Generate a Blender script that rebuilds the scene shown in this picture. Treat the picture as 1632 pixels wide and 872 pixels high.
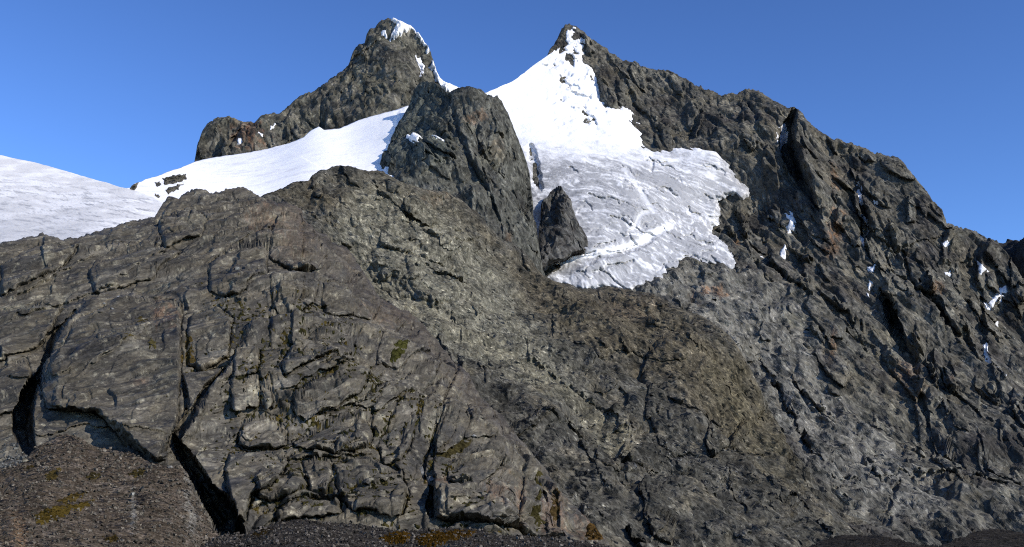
import bpy, math, time
import numpy as np
T0 = time.time()
scene = bpy.context.scene
for o in list(bpy.data.objects): bpy.data.objects.remove(o)

# ------------------------------------------------------------------ camera
F, CX, CY, VH = 1750.0, 816.0, 436.0, 850.0      # focal length, centre and horizon row in photograph pixels
PITCH = math.atan((VH - CY) / F)
CAM = np.array([0.0, 0.0, 2.0])
cd = bpy.data.cameras.new('camera'); cam = bpy.data.objects.new('camera', cd)
scene.collection.objects.link(cam); scene.camera = cam
cd.sensor_width = 36.0; cd.lens = 36.0 * F / 1632.0; cd.clip_start = 0.5; cd.clip_end = 20000
cam.location = CAM; cam.rotation_euler = (math.pi / 2 + PITCH, 0, 0)

# ------------------------------------------------------------------ sky, sun, exposure
SUN_AZ, SUN_EL = math.radians(124), math.radians(30)      # azimuth clockwise from the view direction: from the right, behind
world = bpy.data.worlds.new('World'); scene.world = world; world.use_nodes = True
wn = world.node_tree; bg = wn.nodes['Background']
sky = wn.nodes.new('ShaderNodeTexSky'); sky.sky_type = 'NISHITA'; sky.sun_disc = False
sky.sun_elevation = SUN_EL; sky.sun_rotation = SUN_AZ
sky.altitude = 4300; sky.air_density = 1.6; sky.dust_density = 0.0; sky.ozone_density = 4.0
gm_ = wn.nodes.new('ShaderNodeGamma'); gm_.inputs[1].default_value = 1.5            # a camera's deeper, more saturated blue
tn_ = wn.nodes.new('ShaderNodeVectorMath'); tn_.operation = 'MULTIPLY'; tn_.inputs[1].default_value = (.60, .585, .62)
wn.links.new(sky.outputs[0], gm_.inputs[0]); wn.links.new(gm_.outputs[0], tn_.inputs[0]); wn.links.new(tn_.outputs[0], bg.inputs[0]); bg.inputs[1].default_value = 0.15
sl = bpy.data.lights.new('sun', 'SUN'); sun = bpy.data.objects.new('sun', sl); scene.collection.objects.link(sun)
sl.energy = 4.9; sl.angle = math.radians(0.5); sl.color = (1.0, 0.93, 0.83)
SUN = np.array([math.sin(SUN_AZ) * math.cos(SUN_EL), math.cos(SUN_AZ) * math.cos(SUN_EL), math.sin(SUN_EL)])
from mathutils import Vector
sun.rotation_euler = Vector(SUN).to_track_quat('Z', 'Y').to_euler()
sun.location = Vector(SUN * 300)
scene.view_settings.view_transform = 'Standard'; scene.view_settings.look = 'None'
scene.view_settings.exposure = 0.0; scene.view_settings.gamma = 1.0

scene.cycles.use_denoising = False; scene.cycles.filter_width = 1.1; scene.cycles.max_bounces = 4; scene.cycles.diffuse_bounces = 2

# ------------------------------------------------------------------ numpy noise
rs = np.random.RandomState(7)
PERM = np.concatenate([rs.permutation(256)] * 4).astype(np.int32)
GRAD = rs.normal(size=(256, 3)).astype(np.float32); GRAD /= np.linalg.norm(GRAD, axis=1)[:, None]
RND = rs.rand(256, 6).astype(np.float32)
RV = np.ascontiguousarray(RND[:, 4] * 2 - 1)
GX, GY, GZ = (np.ascontiguousarray(GRAD[:, k]) for k in range(3))
JX, JY, JZ = (np.ascontiguousarray(.2 + .6 * RND[:, k]) for k in range(3))


from concurrent.futures import ThreadPoolExecutor
POOL = ThreadPoolExecutor(4)
def chunked(fn, p, *args):
    """run fn over blocks of points on all cores"""
    n = len(p); k = 40000
    if n <= k: return fn(p, *args)
    parts = list(POOL.map(lambda i: fn(p[i:i + k], *args), range(0, n, k)))
    if isinstance(parts[0], tuple): return tuple(np.concatenate(x) for x in zip(*parts))
    return np.concatenate(parts)

def _perlin(p):
    i = np.floor(p); f = p - i; i = i.astype(np.int32) & 255
    w = f * f * f * (f * (f * 6 - 15) + 10)
    out = np.zeros(len(p), np.float32)
    fx, fy, fz = f[:, 0], f[:, 1], f[:, 2]
    for dx in (0, 1):
        wx = w[:, 0] if dx else 1 - w[:, 0]; hx = PERM[i[:, 0] + dx]
        for dy in (0, 1):
            wy = wx * (w[:, 1] if dy else 1 - w[:, 1]); hy = PERM[hx + i[:, 1] + dy]
            for dz in (0, 1):
                h = PERM[hy + i[:, 2] + dz]
                out += wy * (w[:, 2] if dz else 1 - w[:, 2]) * (GX[h] * (fx - dx) + GY[h] * (fy - dy) + GZ[h] * (fz - dz))
    return out * np.float32(1.5)
def perlin(p):
    shp = p.shape[:-1]
    return chunked(_perlin, p.reshape(-1, 3).astype(np.float32)).reshape(shp)

def _shard(p):
    i = np.floor(p); f = p - i; i = i.astype(np.int32) & 255
    fx, fy, fz = f[:, 0], f[:, 1], f[:, 2]; x, y, z = i[:, 0], i[:, 1], i[:, 2]
    mx = np.maximum(np.maximum(fx, fy), fz); mn = np.minimum(np.minimum(fx, fy), fz); md = fx + fy + fz - mx - mn
    ax = (fx >= fy) & (fx >= fz); ay = ~ax & (fy >= fz); az = ~ax & ~ay                # largest fraction
    ix = (fx < fy) & (fx < fz); iy = ~ix & (fy < fz); iz = ~ix & ~iy                    # smallest fraction
    H = lambda a, b, c: RV[PERM[PERM[PERM[a] + b] + c]]
    return ((1 - mx) * H(x, y, z) + (mx - md) * H(x + ax, y + ay, z + az) + (md - mn) * H(x + ~ix, y + ~iy, z + ~iz) + mn * H(x + 1, y + 1, z + 1))
def shard(p, off=0.0):
    """piecewise planar noise: flat facets that meet in sharp edges, -1..1"""
    shp = p.shape[:-1]
    return chunked(_shard, (p.reshape(-1, 3) + off).astype(np.float32)).reshape(shp)

def fbm(p, octv=4, gain=0.5, lac=2.03, off=0.0):
    a, s = 1.0, np.zeros(p.shape[:-1], np.float32); p = p + off
    for k in range(octv):
        s += a * perlin(p); p = p * lac + 17.3; a *= gain
    return s

def ridged(p, octv=4, gain=0.5, lac=2.1, off=0.0):
    a, s, prev = 1.0, np.zeros(p.shape[:-1], np.float32), 1.0; p = p + off
    for k in range(octv):
        n = 1 - np.abs(perlin(p)) * 1.6; n = np.clip(n, 0, 1) ** 2 * prev
        s += a * n; prev = np.clip(n * 1.3, 0, 1); p = p * lac + 31.7; a *= gain
    return s

def _worley(p, seed):
    i = np.floor(p - .5).astype(np.int32); n = len(p)
    f1 = np.full(n, 9., np.float32); f2 = np.full(n, 9., np.float32)
    vx = np.zeros(n, np.float32); vy = vx.copy(); vz = vx.copy(); hid = np.zeros(n, np.int32)
    for dx in (0, 1):
        cx = i[:, 0] + dx; hx = PERM[(cx + seed) & 255]
        for dy in (0, 1):
            cy = i[:, 1] + dy; hy = PERM[hx + (cy & 255)]
            for dz in (0, 1):
                cz = i[:, 2] + dz; h = PERM[hy + (cz & 255)]
                x = p[:, 0] - cx - JX[h]; y = p[:, 1] - cy - JY[h]; z = p[:, 2] - cz - JZ[h]
                q = x * x + y * y + z * z; m = q < f1
                f2 = np.where(m, f1, np.minimum(f2, q)); f1 = np.where(m, q, f1)
                vx = np.where(m, x, vx); vy = np.where(m, y, vy); vz = np.where(m, z, vz); hid = np.where(m, h, hid)
    return np.sqrt(f2) - np.sqrt(f1), np.stack([vx, vy, vz], 1), hid
def worley(p, seed=0):
    """nearest cell: edge distance F2-F1, offset vector, cell hash"""
    shp = p.shape[:-1]; e, v, h = chunked(_worley, p.reshape(-1, 3).astype(np.float32), seed)
    return e.reshape(shp), v.reshape(shp + (3,)), h.reshape(shp)

def facets(p, seed=0, tilt=1.0, step=0.4):
    """broken rock: every cell a plane of its own tilt and height"""
    e, v, h = worley(p, seed)
    g = GRAD[(h + 91) & 255]
    return tilt * np.einsum('...i,...i->...', g, v) + step * (RND[h][..., 3] - 0.5), e, h

def sstep(a, b, x):
    t = np.clip((x - a) / (b - a), 0, 1); return t * t * (3 - 2 * t)

def rot(axis, deg):
    a = math.radians(deg); c, s = math.cos(a), math.sin(a)
    if axis == 'x': return np.array([[1, 0, 0], [0, c, -s], [0, s, c]])
    if axis == 'y': return np.array([[c, 0, s], [0, 1, 0], [-s, 0, c]])
    return np.array([[c, -s, 0], [s, c, 0], [0, 0, 1]])

# ------------------------------------------------------------------ pixels and depths to points
def ray(u, v):
    x = (u - CX) / F; b = -(v - CY) / F
    y = math.cos(PITCH) - b * math.sin(PITCH); z = math.sin(PITCH) + b * math.cos(PITCH)
    return x / y, z / y
def points(u, v, y):
    rx, rz = ray(u, v)
    return np.stack([CAM[0] + rx * y, CAM[1] + y, CAM[2] + rz * y], -1)

def tps(anchors, smooth=1e-4):
    a = np.array(anchors, float); X = a[:, :2] / 400.0; yv = np.log(a[:, 2]); n = len(a)
    def ker(d2): return np.where(d2 > 1e-12, d2 * np.log(d2 + 1e-12), 0) * 0.5
    d2 = ((X[:, None] - X[None]) ** 2).sum(-1)
    A = np.zeros((n + 3, n + 3)); A[:n, :n] = ker(d2) + smooth * np.eye(n)
    A[:n, n] = 1; A[:n, n + 1:] = X; A[n, :n] = 1; A[n + 1:, :n] = X.T
    w = np.linalg.solve(A, np.concatenate([yv, np.zeros(3)]))
    def ev(u, v):
        q = np.stack([u, v], -1).reshape(-1, 2) / 400.0; s = w[n] + q @ w[n + 1:]
        for k in range(n): s = s + w[k] * ker(((q - X[k]) ** 2).sum(1))
        return np.exp(s).reshape(u.shape)
    return ev

def polydist(U, V, poly):
    """distance to a polyline, side (+ is right of / below the walking direction) and position along it 0..1"""
    P = np.array(poly, float); best = np.full(U.shape, 1e9); side = np.zeros(U.shape); pos = np.zeros(U.shape)
    L = np.concatenate([[0], np.cumsum(np.hypot(*np.diff(P[:, :2], axis=0).T))])
    for k in range(len(P) - 1):
        ax, ay = P[k, :2]; bx, by = P[k + 1, :2]; dx, dy = bx - ax, by - ay; l2 = dx * dx + dy * dy + 1e-9
        t = np.clip(((U - ax) * dx + (V - ay) * dy) / l2, 0, 1)
        ex, ey = U - ax - t * dx, V - ay - t * dy; d = np.hypot(ex, ey); m = d < best
        best = np.where(m, d, best); side = np.where(m, np.sign(dx * ey - dy * ex), side)
        pos = np.where(m, (L[k] + t * (L[k + 1] - L[k])) / L[-1], pos)
    return best, side, pos

def inpoly(U, V, poly):
    P = np.array(poly, float); r = np.zeros(U.shape, bool); n = len(P); j = n - 1
    for i in range(n):
        xi, yi = P[i]; xj, yj = P[j]
        c = ((yi > V) != (yj > V)) & (U < (xj - xi) * (V - yi) / (yj - yi + 1e-12) + xi)
        r ^= c; j = i
    return r
def signed(U, V, poly):
    d, _, _ = polydist(U, V, list(poly) + [poly[0]])
    return np.where(inpoly(U, V, poly), d, -d)

def columns(u0, u1, du):
    inner = np.arange(max(u0, -12), min(u1, 1644) + du * .5, du)
    left = np.arange(u0, -12, 7.0) if u0 < -12 else []
    right = np.arange(1644 + 7, u1 + 7, 7.0) if u1 > 1644 else []
    return np.concatenate([left, inner, right])

class Layer:
    def __init__(s, top, bot, anchors, du=1.6, dv=1.6, rough=1.5, seed=0, rough_len=9.0, edge=None):
        top = np.array(top, float); bot = np.array(bot, float)
        s.u = columns(top[0, 0], top[-1, 0], du)
        s.vt = np.interp(s.u, top[:, 0], top[:, 1]); vb = np.interp(s.u, bot[:, 0], bot[:, 1])
        if rough:
            q = np.stack([s.u / rough_len, 0 * s.u + seed * 3.7, 0 * s.u + .5], -1)
            s.vt = s.vt + rough * (.9 * shard(q) + .6 * shard(q * 2.3, 9.) + .4 * shard(q * 5.1, 19.))
        nr = int(np.max(vb - s.vt) / dv) + 2
        t = np.linspace(0, 1, nr)[:, None]
        s.U = np.repeat(s.u[None], nr, 0); s.V = s.vt[None] + t * (vb - s.vt)[None]
        s.depth = tps(anchors)
        s.Y = s.depth(s.U, s.V); s.Y0 = s.Y.copy(); s.tint = np.ones(s.Y.shape, np.float32)
        s.m = float(np.median(s.Y)) / F                     # metres per photograph pixel
        s.nb = 0
        s.col = None
    # sculpting in depth: a stroke stays where it is drawn, only its distance changes
    def _sub(s, poly, r):
        P = np.array(poly, float)
        m = (s.U > P[:, 0].min() - r) & (s.U < P[:, 0].max() + r) & (s.V > P[:, 1].min() - r) & (s.V < P[:, 1].max() + r)
        return m
    def jig(s, u, v, amt, lam, off=0.):
        q = np.stack([u / lam, v / lam, 0 * u + off], -1)
        return u + amt * fbm(q, 3), v + amt * fbm(q, 3, off=57.1)
    def crack(s, poly, w, depth, jig=3.0, p=2.0):
        """a furrow w px wide (half width; one number or one per point) and depth metres deep"""
        wmax = np.max(w); m = s._sub(poly, wmax * 3 + 12)
        if not m.any(): return
        u, v = s.jig(s.U[m], s.V[m], jig, 14., poly[0][0])
        d, sd, pos = polydist(u, v, poly)
        ww = np.interp(pos, np.linspace(0, 1, len(w)), w) if np.ndim(w) else w
        x = d / np.maximum(ww, .3)
        s.Y[m] += depth * np.clip(1 - x ** p, 0, 1) ** 0.7 * np.clip(ww / wmax, .15, 1)
    def scarp(s, poly, h, wall=4.0, fall=60.0, jig=4.0, taper=0.15):
        """the right-hand side of the walked line stands h metres nearer, fading out over fall px"""
        r = fall * 3; m = s._sub(poly, r)
        if not m.any(): return
        u, v = s.jig(s.U[m], s.V[m], jig, 18., poly[0][1])
        d, sd, pos = polydist(u, v, poly)
        tp = np.clip(np.minimum(pos, 1 - pos) / taper, 0, 1) if taper else 1.0
        x = d * sd
        prof = np.where(x > 0, np.exp(-np.clip(x, 0, 1e4) / fall) * sstep(0, wall, x), 0)
        endf = np.where((pos <= 0.001) | (pos >= .999), np.exp(-d / (fall * .3)), 1)
        s.Y[m] -= h * tp * prof * endf
    def plate(s, poly, h, bevel=7.0, tilt=(0., 0.), groove=1.5, jig=3.0):
        """a block that stands h metres proud of the slope, with a rounded rim, its own tilt (metres across) and a joint round it"""
        A = np.array(poly, float); c = A.mean(0); r = np.abs(A - c).max(0) + 1
        m = s._sub(poly, 12)
        u, v = s.jig(s.U[m], s.V[m], jig, 13., A[0, 0]); sd = signed(u, v, poly)
        k = np.clip(sd / bevel, 0, 1) ** .75
        s.Y[m] += -k * (h + tilt[0] * (u - c[0]) / r[0] + tilt[1] * (v - c[1]) / r[1]) + groove * np.exp(-((sd + .5) / 1.6) ** 2)
        s.tint[m] *= 1 + k * (.34 * RND[int(A[0, 0] * 7 + A[0, 1]) & 255, 2] - .14)
    def shatter(s, n, region, angle, spread, length, aspect, h, seed, bevel=2.0, groove=.8, skew=.5, tint=.22):
        """angular slabs of rock lying over each other: region(u, v) -> bool, angle in degrees below the horizontal to the right"""
        r = np.random.RandomState(seed); lo_u, hi_u, lo_v, hi_v = s.U.min(), s.U.max(), s.V.min(), s.V.max(); k = 0
        lo_u = max(lo_u, -60); hi_u = min(hi_u, 1700); hi_v = min(hi_v, 890)
        for _ in range(n * 12):
            if k >= n: break
            u0, v0 = r.uniform(lo_u, hi_u), r.uniform(lo_v, hi_v)
            if not region(u0, v0): continue
            k += 1
            ln = length[0] * (length[1] / length[0]) ** (r.rand() ** 1.6); wd = ln / r.uniform(*aspect); a = math.radians(angle(u0, v0) if callable(angle) else angle) + math.radians(r.normal() * spread)
            th = np.sort(np.linspace(0, 2 * np.pi, 7)[:-1] + r.uniform(-.4, .4, 6)); rr = r.uniform(.7, 1.15, 6)
            x = np.sign(np.cos(th)) * np.abs(np.cos(th)) ** .8 * ln * .5 * rr; y = np.sin(th) * wd * .5 * rr
            poly = np.stack([u0 + x * math.cos(a) - y * math.sin(a), v0 + x * math.sin(a) + y * math.cos(a)], 1)
            hh = r.uniform(*h) * (ln / length[1]) ** .5
            m = s._sub(poly, 6)
            if not m.any(): continue
            uu, vv = s.jig(s.U[m], s.V[m], 1.6, 7., u0); sd = signed(uu, vv, poly)
            e = np.clip(sd / bevel, 0, 1); du = (uu - u0) / (ln * .5); dv = (vv - v0) / (ln * .5)
            s.Y[m] += -e * hh * (1 + r.uniform(-skew, skew) * 1.4 * du + r.uniform(-skew, skew) * 1.4 * dv) + groove * np.exp(-((sd + .5) / 1.3) ** 2)
            s.tint[m] *= 1 + e * r.uniform(-tint, tint * 1.3)
    def bulge(s, u0, v0, ru, rv, ang, h, p=1.0):
        a = math.radians(ang); r = max(ru, rv) * 1.4
        m = s._sub([(u0, v0)], r)
        if not m.any(): return
        u, v = s.jig(s.U[m], s.V[m], min(ru, rv) * .25, max(ru, rv) * .8, u0)
        du, dv = u - u0, v - v0
        x = (du * math.cos(a) - dv * math.sin(a)) / ru; y = (du * math.sin(a) + dv * math.cos(a)) / rv
        s.Y[m] -= h * np.sqrt(np.clip(1 - x * x - y * y, 0, 1)) ** p
    def pts(s, Y=None): return points(s.U, s.V, s.Y if Y is None else Y)
    def finish(s, relief=None, back=14, backlen=60.0, backdrop=1.0, roll=None, edge_fade=0.0):
        """noise relief along the normal, then the far side of the crest"""
        if roll:                                             # the crest rounds away from the viewer
            dpx = s.V - s.vt[None]
            s.Y = s.Y + s.m * roll * 1.0 * np.clip(1 - dpx / roll, 0, 1) ** 2.5
        P = s.pts()
        N = normals(points(s.U, s.V, s.Y0))
        if relief is not None:
            h = relief(P, s)
            if edge_fade: h = h * (0.35 + 0.65 * sstep(0, edge_fade, s.V - s.vt[None]))
            P = P + N * h[..., None]
        s.front = P
        if back:
            k = np.linspace(0, 1, back + 1)[1:][::-1][:, None, None] ** 1.6
            top = P[:1]
            B = top + k * np.array([0, backlen, -backlen * backdrop])[None, None] + \
                0.04 * backlen * np.sqrt(k) * np.array([0, 1, 0])
            q = B / (backlen * .25); B = B + (fbm(q, 4)[..., None] * backlen * .05 * np.minimum(1, 4 * k)) * np.array([0, .3, 1])
            P = np.concatenate([B, P], 0)
        s.nb = back; s.P = P
        return s

def normals(P):
    du = np.gradient(P, axis=1); dv = np.gradient(P, axis=0)
    N = np.cross(dv, du); N /= (np.linalg.norm(N, axis=-1, keepdims=True) + 1e-9)
    view = P - CAM; flip = np.einsum('ijk,ijk->ij', N, view) > 0
    N[flip] *= -1
    return N

def grid_object(name, P, mat, cols=None, smooth=True, mask=None, kind=None, label=None, cat=None, group=None, grain=None, faces=None, parent=None):
    nr, nc = P.shape[:2]
    idx = np.arange(nr * nc).reshape(nr, nc)
    q = np.stack([idx[:-1, :-1], idx[1:, :-1], idx[1:, 1:], idx[:-1, 1:]], -1).reshape(-1, 4)
    if faces is not None: q = q[faces.reshape(-1)]
    elif mask is not None:
        mm = mask[:-1, :-1] | mask[1:, :-1] | mask[1:, 1:] | mask[:-1, 1:]
        q = q[mm.reshape(-1)]
    co = P.reshape(-1, 3)
    used = np.unique(q); remap = np.full(nr * nc, -1); remap[used] = np.arange(len(used))
    co = co[used]; q = remap[q]
    if cols is not None: cols = cols.reshape(-1, cols.shape[-1])[used]
    if grain is not None: grain = grain.reshape(-1, 3)[used]
    return mesh_object(name, co, q, mat, cols, smooth, kind, label, cat, group, grain=grain, parent=parent)

def split_object(name, part_names, part_id, P, mat, cols, grain=None, mask=None, **kw):
    """one thing whose surface is divided into parts: faces with part_id k > 0 become the child part_names[k - 1]"""
    fid = part_id[:-1, :-1]
    keep = np.ones(fid.shape, bool) if mask is None else (mask[:-1, :-1] | mask[1:, :-1] | mask[1:, 1:] | mask[:-1, 1:])
    root = grid_object(name, P, mat, cols, grain=grain, faces=keep & (fid == 0), **kw)
    for k, pn in enumerate(part_names):
        f = keep & (fid == k + 1)
        if f.sum() > 20:
            rr, cc = np.where(f); a, b, c, d = rr.min(), rr.max() + 2, cc.min(), cc.max() + 2
            grid_object(pn, P[a:b, c:d], mat, cols[a:b, c:d], grain=None if grain is None else grain[a:b, c:d], faces=f[a:b - 1, c:d - 1], parent=root)
    return root

def mesh_object(name, co, q, mat, cols=None, smooth=True, kind=None, label=None, cat=None, group=None, parent=None, grain=None):
    me = bpy.data.meshes.new(name)
    me.vertices.add(len(co)); me.vertices.foreach_set('co', np.ascontiguousarray(co, np.float32).ravel())
    nf, k = q.shape
    me.loops.add(nf * k); me.loops.foreach_set('vertex_index', np.ascontiguousarray(q, np.int32).ravel())
    me.polygons.add(nf); me.polygons.foreach_set('loop_start', np.arange(0, nf * k, k, dtype=np.int32))
    me.polygons.foreach_set('use_smooth', np.full(nf, smooth))
    if cols is not None:
        a = me.attributes.new('col', 'FLOAT_COLOR', 'POINT')
        c = np.ones((len(co), 4), np.float32); c[:, :cols.shape[1]] = cols
        a.data.foreach_set('color', c.ravel())
    if grain is not None:
        a = me.attributes.new('grain', 'FLOAT_VECTOR', 'POINT'); a.data.foreach_set('vector', np.ascontiguousarray(grain, np.float32).ravel())
    me.update(calc_edges=True); me.validate()
    me.materials.append(mat)
    o = bpy.data.objects.new(name, me); scene.collection.objects.link(o)
    if parent: o.parent = parent
    for key, val in (('kind', kind), ('label', label), ('category', cat), ('group', group)):
        if val: o[key] = val
    return o

# ------------------------------------------------------------------ materials
def nodes(mat): mat.use_nodes = True; return mat.node_tree.nodes, mat.node_tree.links
def rock_material(name, bump=1.0, rough=0.75, spec=0.3, vary=0.5, streak=.8, relief=3.0, chip=(6, 15), facet=(.48, .32), cellcol=.28):
    """colour from the 'col' attribute; grain along the rock's own bedding from 'grain' (bent bedding coordinates, photograph pixels)"""
    m = bpy.data.materials.new(name); N, L = nodes(m); b = N['Principled BSDF']
    b.inputs['Specular IOR Level'].default_value = spec
    at = N.new('ShaderNodeAttribute'); at.attribute_name = 'col'
    gr = N.new('ShaderNodeAttribute'); gr.attribute_name = 'grain'
    def noise(scale_px, det=4, ro=.6, squash=(1, 1, 1)):
        mp = N.new('ShaderNodeVectorMath'); mp.operation = 'MULTIPLY'; mp.inputs[1].default_value = [x / scale_px for x in squash]
        L.new(gr.outputs['Vector'], mp.inputs[0])
        n = N.new('ShaderNodeTexNoise'); n.inputs['Scale'].default_value = 1.0
        n.inputs['Detail'].default_value = det; n.inputs['Roughness'].default_value = ro
        L.new(mp.outputs[0], n.inputs['Vector']); return n.outputs[0]
    def rng(src, a, bb, c, d):
        r = N.new('ShaderNodeMapRange')
        for k, x in enumerate((a, bb, c, d)): r.inputs[k + 1].default_value = x
        L.new(src, r.inputs[0]); return r.outputs[0]
    def op(o, x, y):
        mu = N.new('ShaderNodeMath'); mu.operation = o; L.new(x, mu.inputs[0])
        if isinstance(y, float): mu.inputs[1].default_value = y
        else: L.new(y, mu.inputs[1])
        return mu.outputs[0]
    n1 = noise(5, 4, .75); n2 = noise(40, 4, .6); n3 = noise(6, 4, .75, (.6, 1, 1)); n4 = noise(5, 4, .75, (.55, 1, 1))
    f = op('MULTIPLY', rng(n1, .32, .68, 1 - vary, 1 + vary), rng(n2, .3, .7, .7, 1.3))
    f = op('MULTIPLY', f, rng(n3, .58, .70, 1.0, 1 + streak * 1.6))
    f = op('MULTIPLY', f, rng(n4, .30, .42, .66, 1.0))
    vm = N.new('ShaderNodeVectorMath'); vm.operation = 'SCALE'; L.new(at.outputs['Color'], vm.inputs[0]); L.new(f, vm.inputs['Scale'])
    L.new(vm.outputs[0], b.inputs['Base Color'])
    L.new(rng(n2, .35, .65, rough - .12, min(rough + .15, 1)), b.inputs['Roughness'])
    # sharp-edged relief: folded noise, so that crests and clefts are lines, not humps
    fold = op('ABSOLUTE', op('SUBTRACT', noise(16, 5, .62, (.5, 1, 1)), .5), 0.0)
    fold2 = op('ABSOLUTE', op('SUBTRACT', noise(7, 4, .65, (.6, 1, 1)), .5), 0.0)
    hgt = op('SUBTRACT', op('MULTIPLY', fold, 1.6), op('MULTIPLY', fold2, 1.0))
    bp = N.new('ShaderNodeBump'); bp.inputs['Strength'].default_value = bump; bp.inputs['Distance'].default_value = relief
    L.new(hgt, bp.inputs['Height'])
    # broken faces: every chip of rock turns its own way
    nrm = bp.outputs[0]
    wob = N.new('ShaderNodeTexNoise'); wob.inputs['Scale'].default_value = .12; wob.inputs['Detail'].default_value = 3
    L.new(gr.outputs['Vector'], wob.inputs['Vector'])
    wv = N.new('ShaderNodeVectorMath'); wv.operation = 'MULTIPLY_ADD'; wv.inputs[1].default_value = (6, 6, 6)
    L.new(wob.outputs['Color'], wv.inputs[0]); L.new(gr.outputs['Vector'], wv.inputs[2])
    for sz, st in zip(chip, facet):
        sc = N.new('ShaderNodeVectorMath'); sc.operation = 'SCALE'; sc.inputs['Scale'].default_value = 1.0 / sz; L.new(wv.outputs[0], sc.inputs[0])
        vo = N.new('ShaderNodeTexVoronoi'); vo.inputs['Scale'].default_value = 1.0; L.new(sc.outputs[0], vo.inputs['Vector'])
        ma = N.new('ShaderNodeVectorMath'); ma.operation = 'SUBTRACT'; ma.inputs[1].default_value = (.5, .5, .5); L.new(vo.outputs['Color'], ma.inputs[0])
        mb = N.new('ShaderNodeVectorMath'); mb.operation = 'MULTIPLY_ADD'; mb.inputs[1].default_value = (2 * st, 2 * st, 2 * st)
        L.new(ma.outputs[0], mb.inputs[0]); L.new(nrm, mb.inputs[2]); nrm = mb.outputs[0]
        sx = N.new('ShaderNodeSeparateColor'); L.new(vo.outputs['Color'], sx.inputs[0])
        f = op('MULTIPLY', f, rng(sx.outputs[1], 0, 1, 1 - cellcol, 1 + cellcol))
    nn = N.new('ShaderNodeVectorMath'); nn.operation = 'NORMALIZE'; L.new(nrm, nn.inputs[0]); L.new(nn.outputs[0], b.inputs['Normal'])
    L.new(f, vm.inputs['Scale'])
    return m
def snow_material(name, lam, bump=.3, sub=0.0):
    m = bpy.data.materials.new(name); N, L = nodes(m); b = N['Principled BSDF']
    b.inputs['Roughness'].default_value = .65; b.inputs['Specular IOR Level'].default_value = .25
    tc = N.new('ShaderNodeTexCoord'); at = N.new('ShaderNodeAttribute'); at.attribute_name = 'col'
    n = N.new('ShaderNodeTexNoise'); n.inputs['Scale'].default_value = 1 / (lam * 6); n.inputs['Detail'].default_value = 5
    L.new(tc.outputs['Object'], n.inputs['Vector'])
    r = N.new('ShaderNodeMapRange'); r.inputs[1].default_value = .3; r.inputs[2].default_value = .7; r.inputs[3].default_value = .96; r.inputs[4].default_value = 1.03
    L.new(n.outputs[0], r.inputs[0])
    vm = N.new('ShaderNodeVectorMath'); vm.operation = 'SCALE'; L.new(at.outputs['Color'], vm.inputs[0]); L.new(r.outputs[0], vm.inputs['Scale'])
    L.new(vm.outputs[0], b.inputs['Base Color'])
    bp = N.new('ShaderNodeBump'); bp.inputs['Strength'].default_value = bump; bp.inputs['Distance'].default_value = lam * 2
    L.new(n.outputs[0], bp.inputs['Height']); L.new(bp.outputs[0], b.inputs['Normal'])
    return m

# ------------------------------------------------------------------ rock relief
SKEW = np.array([[.86, .31, -.40], [-.18, .92, .35], [.47, -.23, .85]])     # keeps the facets off the axes
def craggy(R, sizes, amps, block=(40, 3.0), step=.8, tilt=.5, ribs=0.0, ribs_px=110, ribs2=0.0, ribs2_px=40, fine=.5, groove=0.35, seed=0):
    """broken rock: ribs along the grain, sharp planes of several sizes and loose-edged blocks.
    R: 3x3 frame with stretches; sizes / amps in photograph pixels"""
    def f(P, s):
        q0 = (P / s.m) @ np.asarray(R, float).T
        h = np.zeros(P.shape[:2], np.float32)
        wp = np.stack([fbm(q0 / 70, 2, off=5. + seed), fbm(q0 / 70, 2, off=23.), fbm(q0 / 70, 2, off=41.)], -1)
        if ribs: h += ribs * (.6 - 1.7 * np.abs(shard((q0 / ribs_px + .15 * wp) @ SKEW, seed)))
        if ribs2: h += ribs2 * (.6 - 1.7 * np.abs(shard((q0 / ribs2_px + .15 * wp) @ SKEW, seed + 7.)))
        for k, (sz, am) in enumerate(zip(sizes, amps)):
            h += 1.9 * am * shard((q0 / sz + wp * (4. / sz + .06)) @ SKEW, seed + 11.3 * k)
        if block:
            fc, e, hh = facets(q0 / block[0] + wp * .25, seed, tilt, step)
            h += block[1] * (fc - groove * np.exp(-e * 18))
        h += fine * fbm(q0 / 6., 2, .65)
        return h * s.m
    return f
def saw(q, d, period, seed=0, wall=.08, bend=None, keep=.5, mask_px=90.):
    """joint set: planes ramp out along d and break back at each joint; joints come and go"""
    d = np.asarray(d, float) / np.linalg.norm(d)
    t = q @ d / period
    if bend is not None: t = t + bend
    k = np.floor(t); f = t - k; kk = (k.astype(np.int32) * 37 + seed) & 255
    a = .35 + .65 * RND[kk][..., 3]
    q2 = q / mask_px + k[..., None] * 3.7
    a = a * sstep(keep - .25, keep + .25, .5 + .7 * perlin(q2))
    return a * (np.where(f < 1 - wall, f / (1 - wall), (1 - f) / wall) - .5)

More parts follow.
